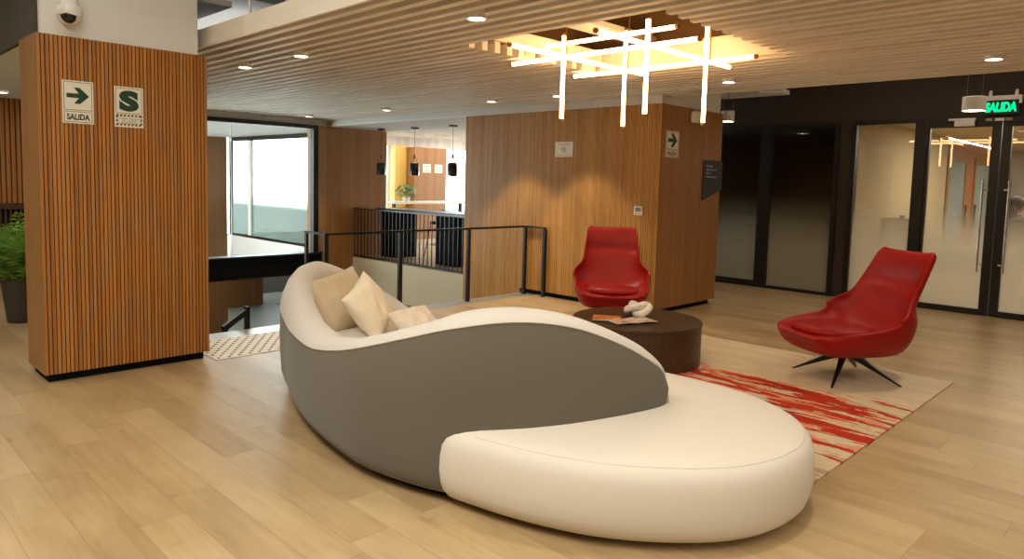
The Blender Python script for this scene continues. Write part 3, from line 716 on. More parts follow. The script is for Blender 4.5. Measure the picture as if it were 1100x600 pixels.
# unseen lamps added outside the frame for their light
for x,y in ((3.09,1.2),(3.09,-1.0),(6.48,-.9),(4.8,-2.5)): spot((x,y,CZ-.03),50,size=130)
def area(loc,e,sx,sy,col,rot=(0,0,0)):  # unseen area lights that fill the rooms, no fixtures modelled
    l=bpy.data.lights.new('fill_light','AREA'); l.shape='RECTANGLE'; l.size=sx; l.size_y=sy; l.energy=e; l.color=col
    o=bpy.data.objects.new('fill_light',l); C.objects.link(o); o.location=loc; o.rotation_euler=rot; return o
area((.2,1.5,3.3),115,1.2,4.0,(1,.95,.86)); area((-1.5,7.5,3.3),60,1,3,(1,.93,.82)); area((1.0,-3.5,3.3),80,3,1.5,(1,.95,.86))  # added overhead fill for the hall around the camera
area((9.0,2.0,3.4),14,1.0,3.0,(1,.85,.65))
area((13.5,1.5,2.58),70,2.5,2.5,(1,.88,.68)); area((18,1.0,2.58),70,3,3,(1,.94,.85))
area((14,10,2.54),110,4,2.5,(1,.93,.82)); area((13,13.8,2.55),60,6,1.5,(1,.95,.88))
area((1.8,9.5,2.49),12,.6,2,(1,.85,.65))
area((5,15.5,2.49),90,3,3,(1,.95,.88)); area((10,19,-.8),40,2,4,(1,.9,.75)); area((5,9,-1.2),16,2,3,(1,.92,.8),(0,0,0))
area((.8,4.5,2.85),45,.5,3,(1,.96,.9),(PI,0,0)); area((3.6,8.5,2.9),11,1.5,3,(1,.97,.93),(PI,0,0))  # added up-facing fill for the high ceiling, in place of daylight
# left zone small downlight
s=copy_tree(dl0); s.location=(1.84,10.62,2.50); s['label']='small downlight in the low ceiling above the plants at the left edge'; del s['group']
s=copy_tree(dl0); s.location=(5.0,16.0,2.50); s['label']='small downlight in the atrium ceiling seen through the glass beside the left column'; 

# ---- hanging light fixture
ch=thing('chandelier','warm glowing light fixture of crossing horizontal and vertical tubes under the ceiling opening','lamp',(4.85,3.4,2.565))
ZB=2.565
M_brass=simple('brass_end',srgb(176,128,60),.35,.8)
def lightbar(a,b,r=.017):
    a=Vector(a); b=Vector(b); bm=bmesh.new(); tube(bm,[a,b],r,12); o=mesh_obj('light_tube',bm,M_bar,ch,True,60)
    d=(b-a).normalized(); bm=bmesh.new(); tube(bm,[a-d*.025,a],r*1.05,10); mesh_obj('end_cap',bm,M_brass,o); bm=bmesh.new(); tube(bm,[b,b+d*.025],r*1.05,10); mesh_obj('end_cap',bm,M_brass,o)
lightbar((3.80,3.80,ZB),(5.60,3.80,ZB)); lightbar((3.80,2.99,ZB),(5.63,2.99,ZB))
lightbar((4.43,2.60,ZB),(4.43,4.40,ZB)); lightbar((5.28,2.60,ZB),(5.28,4.41,ZB)); lightbar((4.74,2.98,2.75),(4.74,4.4,2.75))
for x,y,zt in ((4.43,3.82,2.74),(4.43,3.01,2.76),(5.28,3.82,2.92),(5.28,3.01,2.86)):
    lightbar((x+.02,y+.02,2.075),(x+.02,y+.02,zt))
for x,y in ((4.43,3.80),(5.28,2.99),(4.43,2.99),(5.28,3.80)):
    bm=bmesh.new(); tube(bm,[(x-.02,y-.02,2.565),(x-.02,y-.02,3.45)],.005,6); mesh_obj('suspension_cable',bm,M_brass,ch)

# ---- white cylinder pendants near glass wall
def make_cyl(name,r,h):
    d=thing(name,'','lamp',(0,0,0))
    bm=bmesh.new(); lathe(bm,[(.01,h),(r-.006,h),(r,h-.006),(r,0),(r-.008,0),(r-.01,.012)],n=32,cap=False); mesh_obj('lamp_shade',bm,M_can,d,True,40)
    bm=bmesh.new(); lathe(bm,[(.004,.010),(r-.01,.010),(r-.01,.014),(.004,.014)],n=32); mesh_obj('diffuser',bm,M_lens,d)
    bm=bmesh.new(); tube(bm,[(0,0,h),(.012,.01,h+.25),(-.0,0,h+.5),(0,0,3.62-2.4)],.006,8); mesh_obj('power_cord',bm,M_black,d)
    bm=bmesh.new(); tube(bm,[(.06,-.06,h),(.06,-.06,3.62-2.4)],.0015,5); tube(bm,[(-.06,.06,h),(-.06,.06,3.62-2.4)],.0015,5); mesh_obj('suspension_wire',bm,M_steel,d)
    return d
c0=make_cyl('cylinder_pendant',.113,.15)
for i,(x,y,z,l) in enumerate(((9.0,1.886,2.44,'white drum pendant beside the green exit sign'),(9.3,4.93,2.47,'white drum pendant at the right edge of the timber core'))):
    s=c0 if i==0 else copy_tree(c0); s.location=(x,y,z); s['label']=l; s['group']='white drum pendants by the glass wall'
    if i==1: s.scale=(.8,.8,1)
    spot((x,y,z-.02),22,size=120)

# ---- signs
def salida(pl,u0,u1,v0,v1,name,lab):
    t=thing(name,lab,'sign',pl.P(u0,v0,0))
    W=u1-u0; H=v1-v0; sp=v0+H*.30
    bm=bmesh.new(); pl.rect(bm,u0,u1,v0,v1,.001,.004); mesh_obj('plate',bm,M_signw,t)
    bm=bmesh.new(); pl.frame(bm,u0+.05*W,u1-.05*W,sp+.01*H,v1-.03*H,.016*W,.0042,.005); pl.frame(bm,u0+.05*W,u1-.05*W,v0+.03*H,sp-.02*H,.016*W,.0042,.005); mesh_obj('border',bm,M_signk,t)
    cx=(u0+u1)/2; cy=(sp+v1)/2; a=W*.36
    pts=[(-1,.22),(.08,.22),(-.36,.80),(.18,.80),(1,0),(.18,-.80),(-.36,-.80),(.08,-.22),(-1,-.22)]
    bm=bmesh.new(); pl.poly(bm,[(cx+p*a,cy+q*a) for p,q in pts],.0042,.0055); mesh_obj('arrow',bm,M_signg,t)
    bm=bmesh.new(); pl.text(bm,'SALIDA',u0+.13*W,u1-.13*W,v0+.08*H,v0+.225*H,.0045,bold=.035); mesh_obj('lettering',bm,M_signk,t)
    return t
salida(PA,.150,.350,1.888,2.193,'exit_sign','cream SALIDA sign with a green arrow on the left column')
t=thing('safety_sign','cream sign with a big green S on the left column','sign',PA.P(.49,1.885))
u0,u1,v0,v1=.488,.690,1.884,2.186
bm=bmesh.new(); PA.rect(bm,u0,u1,v0,v1,.001,.004); mesh_obj('plate',bm,M_signw,t)
bm=bmesh.new(); PA.frame(bm,u0+.010,u1-.010,1.988,v1-.010,.003,.0042,.005); mesh_obj('border',bm,M_signk,t)
bm=bmesh.new(); PA.text(bm,'S',u0+.032,u1-.032,2.003,2.160,.0045,bold=.07); mesh_obj('letter_s',bm,M_signg,t)
bm=bmesh.new()
a0,a1,b0,b1=u0+.010,u1-.010,v0+.012,1.980
n=7
for k in range(n):
    w=(a1-a0)/n; PA.poly(bm,[(a0+k*w,b0),(a0+k*w+w*.5,b0),(a0+k*w+w*.75,b0+.013),(a0+k*w+w*.25,b0+.013)],.0042,.005)
    PA.poly(bm,[(a0+k*w,b1-.013),(a0+k*w+w*.5,b1-.013),(a0+k*w+w*.75,b1),(a0+k*w+w*.25,b1)],.0042,.005)
for k in range(3):
    h=(b1-b0)/3; PA.rect(bm,a0,a0+.010,b0+k*h,b0+k*h+h*.5,.0042,.0052); PA.rect(bm,a1-.010,a1,b0+k*h+h*.4,b0+k*h+h*.9,.0042,.0052)
PA.frame(bm,a0+.011,a1-.011,b0+.014,b1-.014,.0015,.0042,.0052)
mesh_obj('striped_border',bm,M_signk,t)
bm=bmesh.new()
PA.text(bm,'ZONA SEGURA',u0+.032,u1-.032,1.944,1.954,.0045); PA.text(bm,'EN CASOS',u0+.05,u1-.05,1.928,1.938,.0045); PA.text(bm,'DE SISMOS',u0+.048,u1-.048,1.912,1.922,.0045)
mesh_obj('lettering',bm,M_signk,t)
PR=Plane((XR,YR,0),(1,0,0))
salida(PR,.105,.385,1.885,2.195,'exit_sign','small cream SALIDA sign with an arrow on the right side of the timber core')
# no-smoking notice
t=thing('notice','cream notice with a no-smoking symbol on the timber core above the red chair','sign',PB.P(1.8,1.89))
u0,u1,v0,v1=8.033-6.235,8.033-5.93,1.888,2.085
bm=bmesh.new(); PB.rect(bm,u0,u1,v0,v1,.001,.004); mesh_obj('plate',bm,M_signw,t)
bm=bmesh.new(); cx=(u0+u1)/2; cy=1.982
def ring(pl,bm,cx,cy,r0,r1,w0,w1,n=24):
    for k in range(n):
        a,b_=2*PI*k/n,2*PI*(k+1)/n
        pl.poly(bm,[(cx+r0*math.cos(a),cy+r0*math.sin(a)),(cx+r1*math.cos(a),cy+r1*math.sin(a)),(cx+r1*math.cos(b_),cy+r1*math.sin(b_)),(cx+r0*math.cos(b_),cy+r0*math.sin(b_))],w0,w1)
ring(PB,bm,cx,cy,.030,.038,.0042,.005); PB.poly(bm,[(cx-.026,cy+.020),(cx-.020,cy+.026),(cx+.026,cy-.020),(cx+.020,cy-.026)],.0042,.005)
mesh_obj('prohibition_ring',bm,simple('sign_red',srgb(150,40,28),.5),t)
bm=bmesh.new(); PB.rect(bm,cx-.022,cx+.015,cy-.004,cy+.004,.0045,.0055); PB.text(bm,'ESTE ES UN AMBIENTE',u0+.03,u1-.03,2.052,2.064,.0045); PB.text(bm,'LIBRE DE HUMO',u0+.07,u1-.07,2.034,2.044,.0045); PB.text(bm,'PROHIBIDO FUMAR AQUI',u0+.03,u1-.03,1.904,1.916,.0045)
mesh_obj('lettering',bm,M_signk,t)
# thermostat
t=thing('thermostat','white wall thermostat right of the red chair back on the timber core','thermostat',PB.P(3.1,1.18))
bm=bmesh.new(); u0=8.033-4.93; PB.rect(bm,u0,u0+.115,1.185,1.292,.0,.018); mesh_obj('housing',bm,M_wplastic,t)
bm=bmesh.new(); PB.rect(bm,u0+.018,u0+.097,1.228,1.278,.018,.020); mesh_obj('display',bm,simple('lcd',srgb(120,134,120),.3),t)
bm=bmesh.new()
for k in range(4): PB.rect(bm,u0+.02+.02*k,u0+.034+.02*k,1.200,1.212,.018,.0205)
mesh_obj('button',bm,simple('grey_button',srgb(120,120,116),.5),t)
# directional sign
t=thing('wayfinding_sign','black angular wayfinding sign with white text at the far edge of the timber core','sign',PR.P(1.0,1.37))
bm=bmesh.new(); PR.poly(bm,[(.985,1.885),(1.47,1.885),(1.47,1.515),(.985,1.368)],.001,.012); mesh_obj('plate',bm,simple('charcoal_plate',srgb(32,34,33),.5),t)
bm=bmesh.new()
for k,(s_,w) in enumerate((('Hall',.14),('Ascensor 02',.26),('Bar 6',.10),('Reuniones',.26))): PR.text(bm,s_,1.06,1.06+w,1.80-.045*k,1.822-.045*k,.0125)
PR.text(bm,'>',1.39,1.41,1.80,1.825,.0125)
mesh_obj('lettering',bm,M_signw,t)
# emergency light on core
t=thing('sensor','pale rounded alarm box high on the right side of the timber core','alarm',PR.P(.8,2.42))
bm=bmesh.new(); vs=box(bm,0,.19,-.05,0,0,.15,bev=.02,seg=3); 
for v in bm.verts: v.co+=Vector((XR+.62,YR,2.325))
mesh_obj('housing',bm,M_wplastic,t,True,40)
bm=bmesh.new(); PR.rect(bm,.74,.78,2.335,2.345,.05,.053); mesh_obj('indicator',bm,M_signk,t)
# notices on far block
PQ=Plane((11.0,14.45,0),(1,0,0))
for q,(a,l) in enumerate(((.36,'grey notice on the far timber block beyond the bar'),(.75,'cream notice on the far timber block beyond the bar'))):
    t=thing('notice',l,'sign',PQ.P(a,1.9)); bm=bmesh.new(); PQ.rect(bm,a,a+.26,1.72,1.94,.001,.008); mesh_obj('plate',bm,M_signw,t)
    bm=bmesh.new()
    for k in range(3): PQ.rect(bm,a+.05,a+.21,1.76+.055*k,1.775+.055*k,.008,.010)
    mesh_obj('print',bm,simple('print_grey',srgb(90,110,100) if q==0 else srgb(170,120,90),.6),t)
# ---- dome camera
t=thing('security_camera','white dome security camera on the white column head','camera',(1.42,5.90,2.6))
bm=bmesh.new(); lathe(bm,[(.01,2.80),(.052,2.80),(.056,2.70),(.078,2.695),(.082,2.68),(.082,2.645),(.076,2.632),(.04,2.63)],1.42,5.83,n=32,cap=False); mesh_obj('housing',bm,M_wplastic,t,True,40)
bm=bmesh.new(); tube(bm,[(1.42,5.83,2.74),(1.42,5.93,2.74)],.03,12); mesh_obj('bracket',bm,M_wplastic,t,True,40)
bm=bmesh.new(); lathe(bm,[(.070,2.634),(.064,2.61),(.046,2.588),(.02,2.577),(.004,2.575)],1.42,5.83,n=32,cap=False); mesh_obj('dome_ring',bm,M_wplastic,t,True)
bm=bmesh.new(); bmesh.ops.create_uvsphere(bm,u_segments=24,v_segments=16,radius=.055,matrix=Matrix.Translation((1.41,5.808,2.632))); mesh_obj('lens_dome',bm,M_glassblk,t,True)

# ------------------------------------------------------------------ rug
tag(mesh_obj('rug',BX(3.62,6.58,1.37,4.15,0,.012),M_rug),'beige rug with red and orange streaks under the coffee table','rug')
RZ=.012
# ------------------------------------------------------------------ coffee table
t=thing('coffee_table','round dark wood drum coffee table','table',(5.195,3.532,RZ))
bm=bmesh.new(); lathe(bm,[(.01,.345),(.562,.345),(.566,.349),(.566,.368),(.562,.372),(.01,.372)],5.195,3.532,n=96); mesh_obj('tabletop',bm,M_table,t,True,35)
bm=bmesh.new(); lathe(bm,[(.55,RZ),(.56,RZ+.004),(.56,.345)],5.195,3.532,n=96,cap=False); mesh_obj('drum_base',bm,M_table,t,True,35)
TZ=.372
# knot sculpture: thick interlocked loop
t=mesh_obj('knot_sculpture',(lambda bm:(tube(bm,[( (.052+.026*math.cos(3*a/1))*math.cos(2*a)*1.0,(.052+.026*math.cos(3*a))*math.sin(2*a),.026*math.sin(3*a)) for a in [2*PI*k/140 for k in range(140)]],.026,14,closed=True),bm)[1])(bmesh.new()),simple('white_ceramic',srgb(236,232,222),.35),None,True)
t.scale=(1.3,1.3,1.3); t.location=(5.27,3.57,TZ+.069); t.rotation_euler=(0,0,.5)
tag(t,'white knotted ceramic ornament on the coffee table','ornament')
# magazines
def magazine(loc,rz,w,h,cover,lab,curl=.0,spread=False):
    t=thing('magazine',lab,'magazine',loc,rz,'magazines on the coffee table'); INV[t.name]=Matrix.Identity(4)
    bm=bmesh.new(); n=14; top=[];bot=[]
    for k in range(n+1):
        u=-w/2+w*k/n; z=.006
        if spread: z=.005+.006*abs(math.sin(PI*2*(k/n)))
        if curl and k<4: z+=curl*(4-k)**2/16
        top.append((u,z)); bot.append((u,max(0,z-.006)))
    tv=[[bm.verts.new((u,s*h/2,z)) for s in (-1,1)] for u,z in top]; bv=[[bm.verts.new((u,s*h/2,z)) for s in (-1,1)] for u,z in bot]
    for k in range(n):
        bm.faces.new((tv[k][0],tv[k+1][0],tv[k+1][1],tv[k][1])); f=bm.faces.new((bv[k][0],bv[k+1][0],bv[k+1][1],bv[k][1])); f.material_index=1
        for s in (0,1): f=bm.faces.new((tv[k][s],tv[k+1][s],bv[k+1][s],bv[k][s])); f.material_index=1
    for k in (0,n): f=bm.faces.new((tv[k][0],tv[k][1],bv[k][1],bv[k][0])); f.material_index=1
    mesh_obj('pages',bm,[cover,M_signw],t)
    return t
def cover(name,c1,c2,c3,sc):
    m,nt,out=new_mat(name); b=NB(nt); p,x=b.obj(); v=nt.nodes.new('ShaderNodeTexVoronoi'); v.inputs['Scale'].default_value=sc; nt.links.new(p,v.inputs['Vector'])
    s=nt.nodes.new('ShaderNodeSeparateColor'); nt.links.new(v.outputs['Color'],s.inputs[0])
    c=b.ramp(s.outputs[0],[(0,c1),(.45,c2),(.8,c3)],'CONSTANT'); b.l(b.bsdf(c,.35,0,.5),out.inputs[0]); return m
magazine((4.95,3.68,TZ),.62,.29,.24,cover('orange_cover',srgb(206,132,62),srgb(214,146,74),srgb(196,112,52),24),'orange-covered magazine with a curled white corner on the coffee table',curl=.012)
magazine((5.0,3.45,TZ+.0125),.10+.62-1.1,.40,.20,cover('photo_page',srgb(222,200,176),srgb(204,160,130),srgb(150,140,136),22),'open magazine with photo pages in front of the orange one',spread=True)

# ------------------------------------------------------------------ sofa
sofa=thing('curved_sofa','large curved sofa with grey outer shell, cream rim and round chaise','sofa',(3.0,3.2,0))
# (x, y, z of grey edge, z of crest, wall thickness, bottom)
ST=[(3.80,4.84,.20,.40,.14,.05),(3.75,5.04,.30,.49,.16,.05),(3.58,5.24,.42,.62,.18,.05),(3.32,5.36,.54,.755,.21,.05),(3.02,5.35,.60,.845,.24,.05),(2.74,5.17,.605,.845,.25,.05),
    (2.5,4.85,.585,.78,.25,.05),(2.33,4.45,.55,.69,.245,.05),(2.17,4.05,.56,.645,.24,.05),(2.06,3.65,.565,.625,.25,.05),(2.0,3.3,.62,.675,.25,.05),(1.98,3.0,.695,.745,.25,.05),
    (2.03,2.7,.787,.835,.25,.05),(2.12,2.46,.862,.915,.25,.05),(2.32,2.26,.90,.945,.25,.06),(2.55,2.12,.873,.917,.24,.10),(2.78,2.03,.789,.84,.22,.2),(3.0,1.97,.676,.735,.19,.25),(3.14,1.95,.58,.63,.15,.3),(3.215,1.962,.46,.54,.10,.33)]
Q=catmull(ST,150)
def normals(Q):
    out=[]
    for i in range(len(Q)):
        a=Q[max(0,i-1)]; b_=Q[min(len(Q)-1,i+1)]; t=Vector((b_[0]-a[0],b_[1]-a[1])).normalized(); out.append(Vector((-t.y,t.x)))
    return out
NQ=normals(Q)
# grey outer shell
bm=bmesh.new(); rows=[]
GQ=[i for i in range(len(Q)) if i<=len(Q)-5]
for i in GQ:
    x,y,zg,zc,w,zb=Q[i]; n=NQ[i]
    prof=[(.10,zb),(.05,zb+.0),(.022,zb+.03),(.006,zb+.08),(0,zb+.18 if zb+.18<zg-.06 else (zb+zg)/2+.02),(-.006,(zb+.18+zg)/2 if zb+.18<zg-.06 else zg-.03),(0.0,zg-.012),(.006,zg)]
    rows.append([bm.verts.new((x+n.x*o,y+n.y*o,z)) for o,z in prof])
for a,b_ in zip(rows,rows[1:]):
    for k in range(len(a)-1): bm.faces.new((a[k],a[k+1],b_[k+1],b_[k]))
gs=mesh_obj('outer_shell',bm,M_sgrey,sofa,True); 
# cream rim and inside
bm=bmesh.new(); rows=[]; LQ=len(Q)
for i in range(LQ):
    x,y,zg,zc,w,zb=Q[i]; n=NQ[i]; e=LQ-1-i
    if e<8: zg=zg*(e/8)**.5*1.0+ .36*(1-(e/8)**.5)
    d=zc-zg; zi=min(.34,zc-.1)
    prof=[(.008,min(zg,zc-.02)-.01)]
    for k in range(9):
        a=PI*k/8          # half ellipse over the top
        o=w*.5-w*.5*math.cos(a); 
        zz=(zg if a<PI/2 else zc-d*.9-.03)+ (zc-(zg if a<PI/2 else zc-d*.9-.03))*math.sin(a)
        prof.append((o if k else -.004,zz))
    prof+=[(w+.004,zc-d-.10 if zc-d-.10>zi else (zc-d*.9-.03+zi)/2),(w+.01,zi)]
    rows.append([bm.verts.new((x+n.x*o,y+n.y*o,z)) for o,z in prof])
for a,b_ in zip(rows,rows[1:]):
    for k in range(len(a)-1): bm.faces.new((a[k],a[k+1],b_[k+1],b_[k]))
bm.faces.new(rows[-1]); bm.faces.new(rows[0])
rim=mesh_obj('padded_rim',bm,M_swhite,sofa,True,50)
def puff(bm,contour,rings,top,zcrown=.012,steps=5):
    """contour closed list (x,y); rings=[(inset,z)...]; then scaled rings to the centroid"""
    n=len(contour); c=Vector((sum(p[0] for p in contour)/n,sum(p[1] for p in contour)/n)); R=[]
    nn=[]
    for i in range(n):
        a=contour[i-1]; b_=contour[(i+1)%n]; t=Vector((b_[0]-a[0],b_[1]-a[1])).normalized(); nn.append(Vector((-t.y,t.x)))
    for ins,z in rings: R.append([bm.verts.new((contour[i][0]+nn[i].x*ins,contour[i][1]+nn[i].y*ins,z)) for i in range(n)])
    last=[(v.co.x,v.co.y) for v in R[-1]]
    for s in range(1,steps):
        f=1-s/steps; R.append([bm.verts.new((c.x+(p[0]-c.x)*f,c.y+(p[1]-c.y)*f,top+zcrown*(1-f*f))) for p in last])
    for A,B in zip(R,R[1:]):
        for i in range(n): bm.faces.new((A[i],A[(i+1)%n],B[(i+1)%n],B[i]))
    bm.faces.new(R[-1]); bm.faces.new(R[0][::-1])
CH=[(2.105,2.52),(2.12,2.30),(2.19,2.02),(2.31,1.74),(2.50,1.49),(2.72,1.31),(2.96,1.22),(3.22,1.21),(3.46,1.29),(3.67,1.46),(3.82,1.72),(3.88,2.02),(3.88,2.35),(3.84,2.62),(3.74,2.86),(3.3,2.9),(2.7,2.75),(2.3,2.62)]
cont=[(p[0],p[1]) for p in catmull([tuple(p) for p in CH],120,True)]
RG=[(.10,.035),(.045,.045),(.02,.075),(.004,.12),(-.004,.18),(-.003,.25),(.004,.305),(.016,.338),(.036,.360),(.050,.3665),(.062,.374),(.10,.384),(.17,.389)]
bm=bmesh.new(); puff(bm,cont,RG,.390,.012); chs=mesh_obj('chaise_cushion',bm,M_swarm,sofa,True)
# seam piping on chaise
def ringpts(ins,z,idx):
    out=[]; n=len(cont)
    for i in idx:
        i%=n; a=cont[i-1]; b_=cont[(i+1)%n]; t=Vector((b_[0]-a[0],b_[1]-a[1])).normalized(); out.append((cont[i][0]-t.y*ins,cont[i][1]+t.x*ins,z))
    return out
bm=bmesh.new(); tube(bm,ringpts(.051,.3675,range(6,100)),.0017,6)
seamx=[]
for ins,z in RG[2:10]:
    seamx+=ringpts(ins-.001,z,[60])
tube(bm,seamx,.0014,6)
mesh_obj('seam',bm,M_swhite,chs,True)
# inner seat cushion
inner=[]
for i in range(0,LQ-30,2):
    x,y,zg,zc,w,zb=Q[i]; n=NQ[i]; inner.append((x+n.x*(w-.03),y+n.y*(w-.03)))
# ordering: far end -> around -> near; close by the front edge going back to the far end (ccw)
front=[(p[0],p[1]) for p in catmull([(2.55,2.55),(3.1,2.70),(3.60,2.86),(3.78,3.2),(3.84,3.7),(3.86,4.2),(3.84,4.6)],26)]
sc=inner+front
# resample equally
def resamp(P,N):
    P=P+[P[0]]; L=[0]
    for a,b_ in zip(P,P[1:]): L.append(L[-1]+math.dist(a,b_))
    out=[];j=0
    for k in range(N):
        s=L[-1]*k/N
        while L[j+1]<s: j+=1
        f=(s-L[j])/(L[j+1]-L[j]+1e-9); out.append((P[j][0]+(P[j+1][0]-P[j][0])*f,P[j][1]+(P[j+1][1]-P[j][1])*f))
    return out
sc=resamp(sc,110)
for _ in range(3): sc=[((sc[i-1][0]+2*sc[i][0]+sc[(i+1)%len(sc)][0])/4,(sc[i-1][1]+2*sc[i][1]+sc[(i+1)%len(sc)][1])/4) for i in range(len(sc))]
bm=bmesh.new(); puff(bm,sc,[(.06,.05),(.02,.07),(0,.12),(0,.28),(.012,.34),(.04,.372),(.09,.385)],.388,.012); mesh_obj('seat_cushion',bm,M_swarm,sofa,True)
# plinth
bm=bmesh.new(); P1=[(p[0],p[1]) for p in resamp([(q[0]+n.x*.12,q[1]+n.y*.12) for q,n in list(zip(Q,NQ))[:105:3]]+[(3.0+(c_[0]-3.0)*.80,2.1+(c_[1]-2.1)*.80) for c_ in cont[8:88:4]]+[(3.58,3.2),(3.58,4.2)],90)]
a=[bm.verts.new((x,y,.0)) for x,y in P1]; b2=[bm.verts.new((x,y,.07)) for x,y in P1]
for i in range(90): bm.faces.new((a[i],a[(i+1)%90],b2[(i+1)%90],b2[i]))
bm.faces.new(b2)
mesh_obj('plinth',bm,M_blackmat,sofa)

# ------------------------------------------------------------------ pillows
def pillow(name,loc,size,th,mat,lab,face,roll,seed,sag=0,wr=.01):
    """face: direction the pillow's front looks; roll about it"""
    bm=bmesh.new(); N=26; g={}
    for s in (0,1):
        for i in range(N+1):
            for j in range(N+1):
                u=-1+2*i/N; v=-1+2*j/N
                if s==1 and (i in (0,N) or j in (0,N)): g[s,i,j]=g[0,i,j]; continue
                k=((1-u**2)*(1-v**2))
                pin=1-.10*(1-u*u)*(abs(v)**2) ; pin2=1-.10*(1-v*v)*(abs(u)**2)
                z=(1 if s==0 else -1)*th*(max(k,0)**.42)
                nz=noise.noise(Vector((u*2.3+seed,v*2.3,seed+s)))*wr+noise.noise(Vector((u*6+seed,v*1.7,seed)))*wr*.5
                if k>0: z+=nz*min(1,k*6)
                g[s,i,j]=bm.verts.new((u*size*pin2,v*size*pin*(1) - sag*size*.15*(u*u),z))
    for s in (0,1):
        for i in range(N):
            for j in range(N):
                f=(g[s,i,j],g[s,i+1,j],g[s,i+1,j+1],g[s,i,j+1]); bm.faces.new(f if s==0 else f[::-1])
    o=mesh_obj(name,bm,mat,None,True)
    z=Vector(face).normalized(); q=z.to_track_quat('Z','Y'); o.rotation_mode='QUATERNION'
    o.rotation_quaternion=q@Matrix.Rotation(roll,4,'Z').to_quaternion(); o.location=loc
    return tag(o,lab,'pillow','pillows on the curved sofa')
pillow('throw_pillow',(2.95,4.76,.585),.25,.09,M_knit,'beige knitted pillow leaning at the back of the curved sofa',(-.15,-.75,.5),.28,1.3,wr=.03)
pillow('throw_pillow',(2.98,4.40,.59),.215,.085,M_pillow,'ivory pillow in front of the knitted beige one',(.30,-.80,.45),.45,5.1,wr=.02)
pillow('throw_pillow',(3.22,4.12,.47),.18,.08,M_fluff,'small fluffy oatmeal pillow lying low behind the grey hump',(-.1,-.5,.8),.15,8.4,wr=.02)

